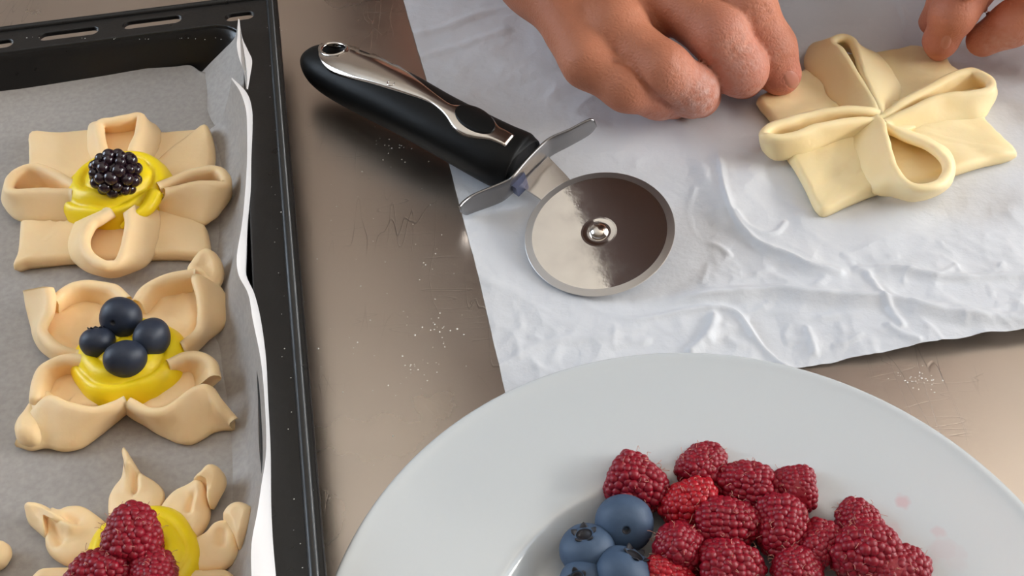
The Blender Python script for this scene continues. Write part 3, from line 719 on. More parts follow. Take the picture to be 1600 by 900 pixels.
    cornr = np.array([tp(-rr-.0082, float((back[-1]-np.array([A[0], A[1], 0]))@ey), pz)])
    for j in range(nr):
        yl = float((G[-1, j]-np.array([A[0], A[1], 0]))@ey); tgt = tp(float(np.interp(-yl, -fy, fx))+.004, yl, pz); dx = tgt-G[-1, j]; dx[2] = 0
        k = np.clip((np.arange(nb)/(nb-1)-.70)/.30, 0, 1)**1.0
        G[:, j] += k[:, None]*dx*np.clip(j/3.0, 0, 1)
    kx = np.clip((np.arange(nb)/(nb-1)-.90)/.10, 0, 1)[:, None]*np.clip(np.arange(nr)/4, 0, 1)[None]; G[..., 2] += .0012-.0006*kx
    fl_ = np.array([nz(p, 40, 2) for p in G.reshape(-1, 3)]).reshape(nb, nr); f2 = np.array([nz(p, 14, 6) for p in G.reshape(-1, 3)]).reshape(nb, nr)
    G[..., 2] += .0005*(fl_+.5)+.0006*(f2+.6)
    o = obj('sheet', (G.reshape(-1, 3), grid_faces(nb, nr)), M['tray_paper'], tl)
    surf_rows = [Ft, Mi, M2, E]; curl_rows = [E, (E*.5+Ro*.5)+np.array([0, 0, .0012]), Ro, Ro-ex*.001+np.array([0, 0, -.006])]
    # corner flap climbing the pan corner, and the turned-up right edge: one band from the floor line to the free edge
    top = [(371, 33, .026), (374, 52, .0245), (366, 62, .0225)]
    flapL = P3([(312, 116, .0072), (330, 97, .0125), (350, 77, .018), (367, 58, .024), (372, 31, .0320)])
    flapR = P3([(314, 135, .0066), (335, 195, .0070), (372, 190, .0150), (386, 125, .0285), (376, 48, .0320)])
    flapM = (flapL+flapR)/2; flapM[:, 2] -= .0012
    def surf(rows, n=5):
        R = [spline(r, n) for r in rows]; K = len(R); G = []
        for i in range(len(R[0])): G.append(spline(np.array([r[i] for r in R]), 4))
        G = np.array(G); return G.reshape(-1, 3), grid_faces(G.shape[0], G.shape[1])
    obj('turned_up_edge', surf(surf_rows), M['tray_paper'], tl)
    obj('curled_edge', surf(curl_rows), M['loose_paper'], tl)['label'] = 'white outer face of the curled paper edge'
    obj('corner_flap', surf([flapL, flapM, flapR]), M['tray_paper'], tl)
    # white tongue of the corner, paper clear of the black tray: back face of the fold
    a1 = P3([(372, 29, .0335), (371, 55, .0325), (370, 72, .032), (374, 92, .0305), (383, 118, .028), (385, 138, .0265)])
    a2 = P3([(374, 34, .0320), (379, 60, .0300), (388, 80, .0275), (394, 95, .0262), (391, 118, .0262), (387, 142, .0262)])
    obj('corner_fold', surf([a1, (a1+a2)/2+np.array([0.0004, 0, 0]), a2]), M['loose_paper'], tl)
    # upstand: free edge (from pixels) leaning in over the floor, foot at the pan wall
    return tp
tp = tray()
TZ = .0062      # top of the lining paper

# ------------------------------------------------------------------ pastries
def custard(parent, cx, cy, rx, h, turns, seed, zb, out=None, ry=None, lab='glossy yellow piped custard swirl'):
    c = at(cx, cy, zb); ry = ry or rx; nr, na = 34, 110; V = []
    for i in range(nr):
        r = i/(nr-1)
        for j in range(na):
            a = 2*math.pi*j/na
            ph = (r*turns+a/(2*math.pi)) % 1.0
            ridge = math.sin(math.pi*ph)**.7
            edge = 1+.035*math.sin(2*a+seed)+.025*math.sin(5*a+seed*2)
            rim = math.sqrt(max(0, 1-r**4.5))
            z = h*rim*(.70+.30*(1-r))-h*.22*math.exp(-(r/.28)**2)+h*.20*(ridge-.6)*min(1, r*3)*rim
            x, y = rx*r*edge*math.cos(a), ry*r*edge*math.sin(a)
            z += h*.10*nz((x, y, seed), 90, seed)*rim
            p = c+RX*x+RY*y; p[2] = zb+max(z, 0); V.append(p)
    F = [f[::-1] for f in grid_faces(nr, na, cv=True)]
    o = obj('custard', (np.array(V), F), M['custard'], parent); o['label'] = lab
    return o

def loop_part(parent, name, L, zl, U, zu, th, m, seed=0, n=6):
    L = P3([(a[0], a[1], (a[2] if len(a) > 2 else zl)) for a in L]); U = P3([(a[0], a[1], (a[2] if len(a) > 2 else zu)) for a in U])
    return obj(name, ribbon(L, U, th, n, 6, seed=seed), m, parent)

def feat_dome(): pass
# --- pastry with the blackberry
p1 = thing('pastry', 'square pinwheel pastry with four dough loops and a blackberry on custard', 'pastry', at(185, 310, TZ), 'fruit pastries on the baking tray')
base = [(50, 211), (95, 213), (145, 207), (195, 203), (250, 211), (300, 208), (317, 206), (325, 200), (333, 217), (337, 240), (336, 264), (332, 300), (319, 345), (326, 366), (327, 403), (280, 404), (235, 405), (180, 412), (120, 411), (60, 416), (40, 418), (22, 421), (29, 398), (33, 343), (38, 300), (46, 262), (46, 236)]
obj('dough_base', slab(base, .0058, TZ, center=(185, 305), n=4, round_=.0026, bumps=.0006, seed=1,
    feats=[([(88, 255), (92, 230), (85, 214)], .0018, .0006), ([(250, 212), (248, 260)], .002, -.0008), ([(36, 350), (120, 345)], .0025, -.0008), ([(325, 197), (328, 212)], .002, .002), ([(26, 418), (45, 405)], .002, .001)]), M['dough'], p1)
zl, zu = TZ+.0048, TZ+.0135
loop_part(p1, 'loop', [(150, 326), (128, 345), (116, 375), (120, 402), (142, 418), (172, 426), (202, 420), (230, 403), (241, 372), (243, 335), (222, 318)], zl,
          [(176, 332), (158, 343), (142, 353), (133, 375), (137, 396), (152, 410), (170, 415), (188, 405), (197, 380), (202, 347), (200, 328)], zu, .0048, M['dough'], 1)
loop_part(p1, 'loop', [(122, 304), (98, 298), (70, 292), (42, 293), (12, 304), (18, 326), (38, 340), (78, 341), (124, 341)], zl,
          [(118, 292), (92, 276), (62, 264), (38, 265), (17, 281), (16, 299), (42, 303), (75, 302), (116, 303)], zu, .0046, M['dough'], 2)
loop_part(p1, 'loop', [(246, 304), (284, 298), (312, 293), (335, 291), (355, 300), (344, 322), (322, 344), (300, 340), (246, 324)], zl,
          [(248, 293), (285, 277), (316, 268), (340, 267), (353, 281), (349, 291), (325, 290), (300, 292), (256, 302)], zu, .0046, M['dough'], 3)
loop_part(p1, 'loop', [(166, 268), (146, 238), (144, 205), (150, 198), (176, 205), (204, 202), (226, 196), (245, 208), (238, 240), (215, 268)], zl,
          [(174, 268), (162, 236), (156, 205), (158, 194), (178, 190), (200, 186), (219, 184), (218, 205), (208, 232), (200, 268)], zu-.001, .0046, M['dough'], 4)
custard(p1, 188, 306, .0240, .0150, 3.0, 1.0, TZ+.0045)
obj('custard_tail', tube(spline(P3([(243, 304, TZ+.0125), (230, 326, TZ+.0120), (206, 343, TZ+.0105), (190, 355, TZ+.0085)]), 6), .0034, 10, np.linspace(1.1, .35, 19)), M['custard'], p1)['label'] = 'yellow tail where the piped custard ends'

# blackberry: single drupelets on a dark core
bk = thing('blackberry', 'glossy black blackberry crowning the custard of the square pastry', 'blackberry', at(181, 271, TZ+.0225))
obj('core', (ICO2[0]*np.array([.0082, .0082, .0070]), ICO2[1]), M['black'], bk, local=True)
dm = mesh('drupelet', *(ICO2[0], ICO2[1])); dm.materials.append(M['black']); rng = random.Random(3)
ga = math.pi*(3-math.sqrt(5)); nd = 44
for i in range(nd):
    zz = 1-2*(i+.5)/nd; r = math.sqrt(1-zz*zz); a = ga*i
    o = bpy.data.objects.new('drupelet', dm); C.objects.link(o); o.parent = bk
    o.location = (.0088*r*math.cos(a), .0086*r*math.sin(a), .0076*zz)
    s = .0026*rng.uniform(.86, 1.16); o.scale = (s, s*rng.uniform(.95, 1.1), s)
    o.rotation_euler = (rng.random()*3, rng.random()*3, rng.random()*3)
bk.rotation_euler = (.3, .2, .4)

# --- pastry with the blueberries
p2 = thing('pastry', 'four-petalled pastry with curled petal tips and four blueberries on custard', 'pastry', at(203, 565, TZ), 'fruit pastries on the baking tray')
def petal2(floor, feats, bands, lobe=None, seed=0, cen=None):
    VFs = [slab(floor, .0052, TZ, center=cen, n=5, round_=.002, feats=feats, bumps=.0008, seed=seed)]
    o = obj('petal', VFs[0], M['dough'], p2)
    for i, (L, zl_, U, zu_, th) in enumerate(bands):
        loop_part(o, 'rolled_rim', L, zl_, U, zu_, th, M['dough'], seed+i)
    if lobe:
        for (ol, T, z0, ft) in lobe: obj('curled_tip', slab(ol, T, z0, n=5, round_=.0034, feats=ft, bumps=.0008, seed=seed+3), M['dough'], o)
zl, zu = TZ+.0035, TZ+.0110
petal2([(84, 470), (105, 456), (140, 450), (172, 458), (200, 482), (205, 520), (180, 545), (135, 562), (100, 556), (72, 530), (66, 500)],
       [([(112, 466), (135, 462), (155, 472), (160, 490), (150, 510)], .0014, -.0011), ([(102, 470), (95, 478)], .0026, -.0024), ([(92, 525), (112, 540), (130, 540)], .0016, -.0010)],
       [([(196, 490), (172, 476), (144, 470), (118, 473), (98, 481), (86, 490)], zl, [(198, 470), (178, 453), (148, 446), (118, 449), (98, 459), (84, 472)], zu, .0046),
        ([(44, 452, TZ+.011), (48, 474, TZ+.007), (53, 500, zl), (60, 525, zl), (74, 546, zl), (96, 560, zl), (126, 566, zl)], zl,
         [(75, 449, TZ+.016), (79, 466, TZ+.0145), (76, 490, TZ+.0125), (67, 510, zu), (69, 524, zu), (90, 545, zu), (124, 556, TZ+.009)], zu, .0044)], None, 11, cen=(130, 505))
petal2([(212, 482), (230, 455), (255, 446), (290, 440), (312, 445), (322, 480), (318, 515), (295, 540), (270, 548), (230, 540), (210, 510)],
       [([(235, 484), (246, 460), (275, 447), (300, 452)], .0014, -.0010), ([(268, 462), (285, 452), (302, 462), (313, 492), (308, 520), (290, 535)], .0013, -.0012)],
       [([(222, 494), (238, 474), (260, 460), (284, 454), (304, 452)], zl, [(213, 474), (230, 452), (253, 440), (282, 432), (305, 428)], zu, .0046),
        ([(338, 452, TZ+.006), (355, 482, zl), (342, 508, zl), (317, 530, zl), (290, 556, zl)], zl, [(307, 434, TZ+.0135), (314, 462, TZ+.0125), (317, 493, zu), (310, 520, zu), (284, 543, TZ+.008)], zu, .0044)],
       [([(292, 428), (303, 410), (314, 400), (328, 396), (342, 402), (349, 416), (349, 434), (338, 452), (322, 448), (306, 438)], .0090, TZ+.004, [([(318, 408), (335, 425), (330, 445)], .005, -.0028)])], 21, cen=(265, 495))
petal2([(82, 580), (100, 566), (130, 562), (165, 580), (190, 600), (196, 628), (170, 640), (130, 645), (95, 650), (84, 664), (60, 660), (57, 630), (70, 598)],
       [([(85, 606), (92, 590), (112, 580), (130, 578)], .0014, -.0013), ([(172, 622), (178, 632)], .002, -.001)],
       [([(126, 580), (104, 580), (84, 591), (74, 608), (68, 632), (62, 652)], zl, [(130, 563), (100, 563), (73, 575), (59, 597), (56, 622), (58, 645, TZ+.0055)], zu, .0046),
        ([(30, 690), (50, 696), (74, 692), (100, 697), (126, 692), (160, 668), (197, 638)], TZ+.0022, [(50, 655, TZ+.006), (70, 628, TZ+.0105), (86, 628), (107, 638), (142, 643), (174, 637), (197, 627)], TZ+.0115, .0042)],
       [([(56, 630), (74, 614), (92, 630), (82, 662), (66, 690), (48, 697), (30, 692), (24, 676), (32, 656)], .0088, TZ+.0005, [([(70, 640), (66, 690)], .0025, -.0025)]), ([(48, 646), (60, 630), (80, 626), (96, 640), (92, 662), (72, 674), (54, 668)], .0098, TZ+.0003, [])], 31, cen=(140, 605))
petal2([(225, 592), (270, 566), (300, 566), (318, 580), (318, 604), (305, 622), (280, 638), (250, 650), (225, 646), (206, 632), (204, 612)],
       [([(306, 580), (308, 600), (300, 615)], .0016, -.0012), ([(222, 622), (224, 636)], .002, -.001)],
       [([(262, 584), (290, 578), (308, 582), (314, 596), (312, 612)], zl, [(262, 570), (290, 559), (315, 560), (331, 571), (336, 592)], zu, .0046),
        ([(199, 638), (228, 657), (262, 677), (292, 687), (312, 680), (332, 668), (348, 664), (367, 663)], TZ+.0018, [(200, 628), (228, 643), (255, 645), (280, 631), (304, 613), (326, 610), (344, 634, TZ+.009), (365, 659, TZ+.0045)], TZ+.0115, .0042)], None, 41, cen=(265, 610))
custard(p2, 205, 570, .0218, .0130, 3.0, 2.4, TZ+.0035)
g = 'blueberries on the petalled pastry'
blueberry(190, 496, TZ+.0170, .0082, ax(-.12, -.75, .45), False, 'blueberry at the back of the petalled pastry, small stem hole facing the viewer', g, 'blue_dark', sc=(1, 1, 1))
blueberry(153, 536, TZ+.0150, .0067, ax(-.1, .7, .75), True, 'leftmost blueberry on the petalled pastry with its crown at the back', g, 'blue_dark')
blueberry(236, 528, TZ+.0160, .0076, ax(.3, .85, -.5), False, 'smooth blueberry at the right of the petalled pastry', g, 'blue_dark', sc=(.88, 1, 1.12))
blueberry(195, 561, TZ+.0165, .0078, ax(.9, .35, -.4), False, 'smooth oval blueberry nearest the viewer on the petalled pastry', g, 'blue_dark', sc=(.86, .95, 1.16))

# --- pastry with the raspberries
p3 = thing('pastry', 'flower pastry of twisted flat petals with three raspberries on custard', 'pastry', at(222, 850, TZ), 'fruit pastries on the baking tray')
def c4(l): return [(a/4, 680+b/4) for a, b in l]
def petal3(ol, feats, seed, cen, T=.0066, tip=None):
    o = obj('petal', slab(ol, T, TZ, center=cen, n=5, round_=.0030, feats=feats, bumps=.0007, seed=seed), M['dough'], p3)
    if tip: obj('twisted_tip', slab(tip[0], tip[1], TZ+tip[2], n=5, round_=.0034, feats=tip[3], bumps=.0006, seed=seed+2), M['dough'], o)
petal3(c4([(780, 86), (803, 115), (850, 190), (900, 258), (980, 300), (1022, 345), (1030, 400), (1010, 460), (985, 540), (900, 620), (760, 640), (700, 590), (676, 480), (682, 400), (718, 335), (768, 275), (788, 200), (776, 115)]),
       [(c4([(838, 235), (836, 340)]), .0014, -.0030), (c4([(790, 110), (815, 200)]), .002, .0025), (c4([(800, 210), (800, 330)]), .0022, .0012), (c4([(880, 240), (880, 330)]), .0022, .0012)], 51, c4([(850, 440)])[0])
petal3(c4([(1215, 305), (1265, 280), (1300, 330), (1316, 440), (1312, 530), (1262, 620), (1205, 665), (1080, 660), (1000, 600), (990, 490), (1050, 400), (1110, 350)]),
       [(c4([(1205, 380), (1178, 455)]), .0014, -.0028), (c4([(1250, 310), (1220, 400), (1215, 440)]), .0022, .0022)], 52, c4([(1150, 520)])[0],
       tip=(c4([(1210, 300), (1255, 255), (1305, 215), (1350, 206), (1400, 238), (1416, 300), (1380, 375), (1325, 455), (1300, 420), (1290, 340), (1255, 320)]), .0098, .0012, [(c4([(1290, 300), (1350, 290), (1345, 380)]), .0035, -.0022)]))
petal3(c4([(1400, 545), (1460, 560), (1500, 650), (1490, 755), (1420, 830), (1340, 857), (1200, 862), (1150, 760), (1205, 672), (1290, 620), (1350, 565)]),
       [(c4([(1385, 600), (1378, 660)]), .0016, -.0020), (c4([(1430, 740), (1330, 800)]), .004, -.0008)], 53, c4([(1320, 730)])[0],
       tip=(c4([(1402, 545), (1398, 505), (1440, 455), (1500, 436), (1570, 458), (1602, 500), (1592, 580), (1545, 660), (1500, 720), (1460, 640)]), .0098, .0004, [(c4([(1440, 600), (1500, 690)]), .005, -.0015)]))
petal3(c4([(320, 470), (370, 478), (430, 456), (520, 455), (590, 490), (680, 575), (700, 700), (600, 800), (480, 828), (400, 812), (322, 760), (286, 695), (288, 640), (300, 560)]),
       [(c4([(410, 520), (470, 545)]), .0016, -.0020), (c4([(320, 570), (365, 660)]), .0014, -.0026), (c4([(330, 500), (450, 590)]), .0020, .0024)], 54, c4([(480, 650)])[0],
       tip=(c4([(163, 452), (200, 440), (250, 441), (320, 465), (400, 520), (440, 570), (400, 590), (330, 545), (300, 560), (290, 640), (230, 596), (178, 548), (160, 495)]), .0090, .0012, [(c4([(190, 490), (260, 560)]), .004, -.002)]))
petal3([(57, 898), (75, 891), (120, 889), (165, 892), (185, 915), (160, 940), (110, 955), (60, 950), (40, 925)], [], 55, (110, 920))
petal3([(290, 892), (320, 894), (357, 894), (372, 912), (368, 940), (330, 960), (270, 950), (255, 915)], [], 56, (310, 925))
petal3([(165, 930), (200, 915), (250, 915), (270, 945), (262, 985), (215, 1020), (170, 985)], [], 57, (215, 960))
custard(p3, 222, 878, .0200, .0095, 2.6, 4.0, TZ+.0042)
g = 'raspberries on the flower pastry'
raspberry(207, 836, TZ+.0185, .0220, ax(-.12, .80, .30), .5, 0, 'raspberry standing tip up at the back of the flower pastry', g)
raspberry(157, 900, TZ+.0150, .0215, ax(-.85, -.1, .25), 1.6, 2, 'raspberry lying at the left of the flower pastry custard', g)
raspberry(239, 904, TZ+.0150, .0200, ax(.35, -.75, .35), 2.8, 1, 'raspberry at the right of the flower pastry custard, cut by the bottom edge', g)

p5 = thing('pastry', 'rounded dough petal tip of another pastry at the left edge of the tray', 'pastry', at(-60, 880, TZ), 'fruit pastries on the baking tray')
obj('petal', slab([(-70, 870), (-40, 855), (0, 848), (14, 851), (19, 865), (13, 879), (0, 889), (-40, 905), (-75, 900)], .0075, TZ, n=5, round_=.0032, seed=61), M['dough'], p5)
obj('petal', slab([(-150, 850), (-110, 835), (-70, 850), (-60, 890), (-80, 930), (-130, 935), (-165, 900)], .0075, TZ, n=5, round_=.0032, seed=62), M['dough'], p5)

# --- pastry under the hands
PZ = .0012
p4 = thing('pastry', 'pale square pastry without fruit being shaped by the hands on white parchment', 'pastry', at(1385, 205, PZ))
base = [(1182, 158), (1215, 138), (1255, 112), (1300, 92), (1380, 86), (1430, 78), (1472, 88), (1488, 108), (1530, 135), (1548, 160), (1538, 186), (1560, 212), (1588, 240), (1578, 249), (1540, 258), (1490, 274), (1430, 290), (1372, 302), (1320, 322), (1287, 336), (1272, 326), (1258, 298), (1240, 265), (1226, 243), (1214, 205), (1196, 180)]
obj('dough_base', slab(base, .0062, PZ, center=(1385, 200), n=5, round_=.0026, bumps=.0014, seed=71,
    feats=[([(1290, 285), (1300, 270), (1330, 265)], .004, -.0012), ([(1240, 255), (1280, 325)], .002, .0010), ([(1500, 215), (1520, 222)], .006, -.0012), ([(1575, 240), (1540, 230)], .003, .001), ([(1465, 100), (1478, 110)], .003, .0016)]), M['dough_pale'], p4)
zl, zu = PZ+.0048, PZ+.0140
def c7(l): return [(1160+a/2.5705, b/2.5714) if True else 0 for a, b in l]
# each strip runs from the pinched centre out, round its tip and back
def E2(l, zz, ze):
    return [(p[0], p[1], ze if i in (0, len(l)-1) else (ze*.35+zz*.65 if i in (1, len(l)-2) else zz)) for i, p in enumerate(l)]
def loop4(L, U, th, sd):
    L = E2(c7(L), zl, PZ+.0050); U = E2(c7(U), zu, PZ+.0098)
    loop_part(p4, 'loop', L, zl, U, zu, th, M['dough_pale'], sd)
loop4([(475, 500), (448, 555), (470, 620), (500, 690), (535, 760), (600, 772), (680, 790), (760, 775), (820, 735), (838, 680), (820, 620), (760, 580), (690, 550), (600, 520)],
      [(540, 478), (556, 500), (568, 545), (584, 612), (608, 680), (640, 728), (690, 755), (745, 755), (795, 735), (822, 690), (808, 640), (745, 585), (640, 545), (560, 505)], .0044, 72)
loop4([(560, 470), (480, 475), (380, 498), (300, 520), (220, 535), (130, 555), (92, 580), (135, 622), (230, 615), (320, 588), (420, 555), (500, 540)],
      [(560, 462), (505, 448), (380, 447), (270, 465), (180, 490), (110, 515), (85, 545), (140, 558), (220, 545), (300, 515), (440, 490), (560, 490)], .0046, 73)
loop4([(480, 480), (370, 405), (330, 340), (265, 262), (290, 188), (380, 182), (450, 200), (540, 235), (600, 315), (622, 375), (590, 460)],
      [(540, 478), (518, 400), (460, 312), (395, 210), (362, 172), (400, 154), (440, 168), (466, 230), (490, 310), (528, 395), (562, 470)], .0044, 74)
loop4([(570, 490), (640, 455), (770, 398), (850, 372), (930, 352), (1003, 365), (985, 420), (945, 468), (850, 482), (735, 505), (600, 535)],
      [(560, 478), (640, 418), (740, 362), (830, 315), (920, 290), (990, 325), (990, 365), (920, 382), (800, 393), (690, 440), (575, 495)], .0046, 75)
# pressed centre where the four strips meet
obj('pressed_centre', slab([(1345, 175), (1365, 160), (1395, 158), (1420, 165), (1436, 180), (1430, 200), (1400, 210), (1380, 214), (1362, 208), (1350, 195)], .0038, PZ+.0055, n=5, round_=.0034, seed=76, bumps=.0008,
    feats=[([(1365, 158), (1370, 185)], .002, -.0014), ([(1400, 165), (1385, 188)], .002, -.0014), ([(1432, 190), (1388, 190)], .002, -.0012)]), M['dough_pale'], p4)

# ------------------------------------------------------------------ pizza cutter
from mathutils.bvhtree import BVHTree
def cutter():
    t = thing('pizza_cutter', 'steel pizza cutter with black rubber handle lying across the parchment edge', 'pizza cutter', at(820, 270, 0))
    Nn = np.array([-.1555, -.1853, .9703]); Nn /= np.linalg.norm(Nn); Cc = at(936, 363, .0094); R = .0315
    def on_plane(px, py, off=0.0):
        d = RM @ np.array([(px-800)/FPX, -(py-450)/FPX, -1.0]); o = np.array([0, 0, HC]); q = Cc+Nn*off
        return o+d*(((q-o)@Nn)/(d@Nn))
    # handle: lofted grip
    k8 = lambda l: [(460+a/3.4625, 40+b/3.4625) for a, b in l]
    spine = [(479, 87, .0165), (487, 92, .0168), (505, 101, .0172), (532, 113, .0178), (580, 136, .0185), (630, 161, .0188), (680, 189, .0182), (730, 216, .0168), (778, 241, .0150), (800, 250, .0142), (812, 255, .0138), (814, 256, .0137)]
    half = [.0015, .0070, .0112, .0135, .0143, .0140, .0136, .0137, .0141, .0141, .0137, .0118]
    hgt = [.0015, .0060, .0092, .0112, .0120, .0120, .0118, .0122, .0125, .0124, .0120, .0100]
    sp = spline(P3(spine), 7); hw = spline(np.c_[half, hgt, np.zeros(len(half))], 7); T = np.gradient(sp, axis=0); T /= np.linalg.norm(T, axis=1, keepdims=True)
    na = 44; rows = []
    for i in range(len(sp)):
        sd = np.cross(T[i], [0, 0, 1]); sd /= np.linalg.norm(sd); up = np.cross(sd, T[i])
        rl = -.16; sd, up = sd*math.cos(rl)+up*math.sin(rl), up*math.cos(rl)-sd*math.sin(rl)
        an = np.linspace(0, 2*math.pi, na, endpoint=False); e = .86
        x = np.sign(np.cos(an))*np.abs(np.cos(an))**e*hw[i, 0]; y = np.sign(np.sin(an))*np.abs(np.sin(an))**e*hw[i, 1]
        rows.append(sp[i]+x[:, None]*sd+y[:, None]*up)
    V = np.concatenate(rows); F = [f[::-1] for f in grid_faces(len(sp), na, cv=True)]; F.append(tuple(range(na))); F.append(tuple(range(len(V)-1, len(V)-na-1, -1)))
    bvh = BVHTree.FromPolygons([Vector(v) for v in V], F)
    org = Vector((0, 0, HC))
    def hit(px, py):
        d = Vector(RM @ np.array([(px-800)/FPX, -(py-450)/FPX, -1.0])); r = bvh.ray_cast(org, d.normalized())
        if r[0] is None: 
            q = bvh.find_nearest(org+d.normalized()*((Vector(at(px, py, .018))-org).length)); return np.array(q[0]), np.array(q[1])
        return np.array(r[0]), np.array(r[1])
    def decal(up, lo, lift, n=4, m=12):
        U = spline(np.c_[np.array(up), np.zeros(len(up))], n); L = spline(np.c_[np.array(lo), np.zeros(len(lo))], n); K = len(U); G = np.zeros((K, m, 3)); Nn_ = np.zeros((K, m, 3))
        for i in range(K):
            for j in range(m):
                f = j/(m-1); q = U[i]*(1-f)+L[i]*f; p, nn = hit(q[0], q[1]); G[i, j], Nn_[i, j] = p, nn
        if np.einsum('ijk,k->ij', Nn_, [0, 0, 1]).mean() < 0: Nn_ = -Nn_
        for _ in range(3):
            Nn_[1:-1] = Nn_[1:-1]*2+Nn_[:-2]+Nn_[2:]; Nn_[:, 1:-1] = Nn_[:, 1:-1]*2+Nn_[:, :-2]+Nn_[:, 2:]; Nn_ /= np.linalg.norm(Nn_, axis=2, keepdims=True)
        ed = np.ones((K, m)); ed[0] = ed[-1] = .25; ed[:, 0] = ed[:, -1] = .25
        top = G+Nn_*(lift*ed)[..., None]; bot = G-Nn_*.0006
        V = np.concatenate([top.reshape(-1, 3), bot.reshape(-1, 3)]); f1 = grid_faces(K, m); n0 = K*m
        f2 = [tuple(q+n0 for q in f[::-1]) for f in f1]
        b = [i*m for i in range(K)]+[(K-1)*m+j for j in range(1, m)]+[i*m+m-1 for i in range(K-2, -1, -1)]+[j for j in range(m-2, 0, -1)]
        f3 = [(b[(i+1) % len(b)], b[i], b[i]+n0, b[(i+1) % len(b)]+n0) for i in range(len(b))]
        # make top faces look up
        a_, b_, c_ = V[f1[5][0]], V[f1[5][1]], V[f1[5][2]]
        FF = f1+f2+f3
        if np.cross(b_-a_, c_-a_)[2] < 0: FF = [f[::-1] for f in FF]
        return V, FF
    up = k8([(128, 128), (150, 92), (210, 76), (300, 78), (400, 110), (500, 170), (600, 242), (690, 312), (770, 376), (850, 428), (920, 430), (1000, 450), (1070, 500), (1106, 546), (1150, 570), (1190, 595)])
    lo = k8([(132, 160), (152, 208), (200, 256), (300, 290), (400, 312), (500, 340), (600, 370), (690, 400), (760, 436), (815, 487), (862, 560), (915, 597), (985, 611), (1050, 618), (1095, 634), (1140, 656)])
    inlay = decal(up, lo, .0008)
    hole, hn = hit(*k8([(215, 128)])[0])
    hd = obj('handle', (V, F), M['rubber'], t); il = obj('steel_inlay', inlay, M['polished'], t)
    a = np.linspace(0, 2*math.pi, 28, endpoint=False)
    ex = Vector(T[20]).normalized(); zz = Vector((0, 0, 1)); eyv = zz.cross(ex)
    def disc(rad, z): return np.array([np.array(Vector(hole)+ex*(rad*1.28*math.cos(q))+eyv*(rad*math.sin(q))+zz*z) for q in a])
    Vc = np.concatenate([disc(.0052, -.05), disc(.0052, .03)]); Fc = [f for f in grid_faces(2, 28, cv=True)]; Fc += [tuple(range(28)), tuple(range(55, 27, -1))]
    cm = mesh('cut', Vc, [f[::-1] for f in Fc]); co = bpy.data.objects.new('cut', cm); C.objects.link(co)
    import bmesh
    bm = bmesh.new(); bm.from_mesh(cm); bmesh.ops.recalc_face_normals(bm, faces=bm.faces); bm.to_mesh(cm); bm.free()
    for o in (hd, il):
        bm = bmesh.new(); bm.from_mesh(o.data); bmesh.ops.recalc_face_normals(bm, faces=bm.faces); bm.to_mesh(o.data); bm.free()
        def bo(o):
            m = o.modifiers.new('b', 'BOOLEAN'); m.operation = 'DIFFERENCE'; m.object = co; m.solver = 'EXACT'
        evaluated(o, [bo])
    bpy.data.objects.remove(co)
    ring = disc(.0056, .0); 
    pr = []
    for q in ring:
        d = Vector((q[0], q[1], .08)); r = bvh.ray_cast(d, Vector((0, 0, -1))); pr.append(np.array(r[0])+np.array([0, 0, .0006]) if r[0] is not None else q)
    pr = np.array(pr+pr[:1]); obj('hanging_hole_ring', tube(pr, .0009, 8), M['polished'], t)
    # oval thumb button
    oc = np.array(k8([(978, 516)])[0]); th = math.radians(27); mj, mn = 34.0, 18.5; K = 12
    upo, loo = [], []
    for i in range(K):
        q = -math.cos(math.pi*(i+.35)/(K-.3)); h_ = math.sqrt(max(0, 1-q*q)); u_ = np.array([math.cos(th), math.sin(th)]); v_ = np.array([-math.sin(th), math.cos(th)])
        upo.append(tuple(oc+u_*q*mj-v_*h_*mn)); loo.append(tuple(oc+u_*q*mj+v_*h_*mn))
    b = obj('oval_button', decal(upo, loo, .0016, n=3, m=14), M['rubber'], t); b['label'] = 'black oval inset on the steel inlay'
    dot, _ = hit(*k8([(523, 318)])[0])
    obj('stud', lathe([(.0013, 0), (.0016, .0006), (.0018, .0007), (.0019, 0)], 20, dot+np.array([0, 0, .0004])), M['polished'], t)
    # finger guard
    Tt = [(718, 323, .0125), (725, 315, .0128), (742, 304, .0132), (789, 284, .0150), (801, 276, .0165), (823, 250, .0190), (846, 227, .0210), (862, 215, .0225), (890, 203, .0255), (919.5, 188, .0285), (929, 189, .0275)]
    Bb = [(719, 329, .0075), (727, 334, .0030), (742, 329, .0030), (780, 315, .0045), (797, 303, .0055), (820, 281, .0080), (845, 257, .0105), (860, 242, .0120), (890, 226, .0150), (919.5, 209, .0180), (931, 196, .0215)]
    obj('finger_guard', ribbon(P3(Bb), P3(Tt), .0014, 5, 5, wob=0), M['guard'], t)
    # tang between guard and wheel, lying under the wheel
    tg = [on_plane(*q, -.0022) for q in ((812, 291), (857, 246), (884, 274), (940, 340), (950, 365), (925, 378), (900, 360), (841, 309))]
    tg = np.array(tg); n0 = len(tg); V2 = np.concatenate([tg+Nn*.0007, tg-Nn*.0007]); F2 = [tuple(range(n0)), tuple(range(2*n0-1, n0-1, -1))]+[((i+1) % n0, i, i+n0, (i+1) % n0+n0) for i in range(n0)]
    obj('tang', (V2, [f[::-1] for f in F2]), M['polished'], t, smooth=False)
    cl = [on_plane(*q, .0006) for q in ((800, 293), (812, 281), (820, 273), (823, 280), (818, 289), (808, 299))]  # added plate, coloured to stand in for a blue reflection on the guard
    cl = np.array(cl); n0 = len(cl); V2 = np.concatenate([cl+Nn*.0018, cl-Nn*.004]); F2 = [tuple(range(n0)), tuple(range(2*n0-1, n0-1, -1))]+[((i+1) % n0, i, i+n0, (i+1) % n0+n0) for i in range(n0)]
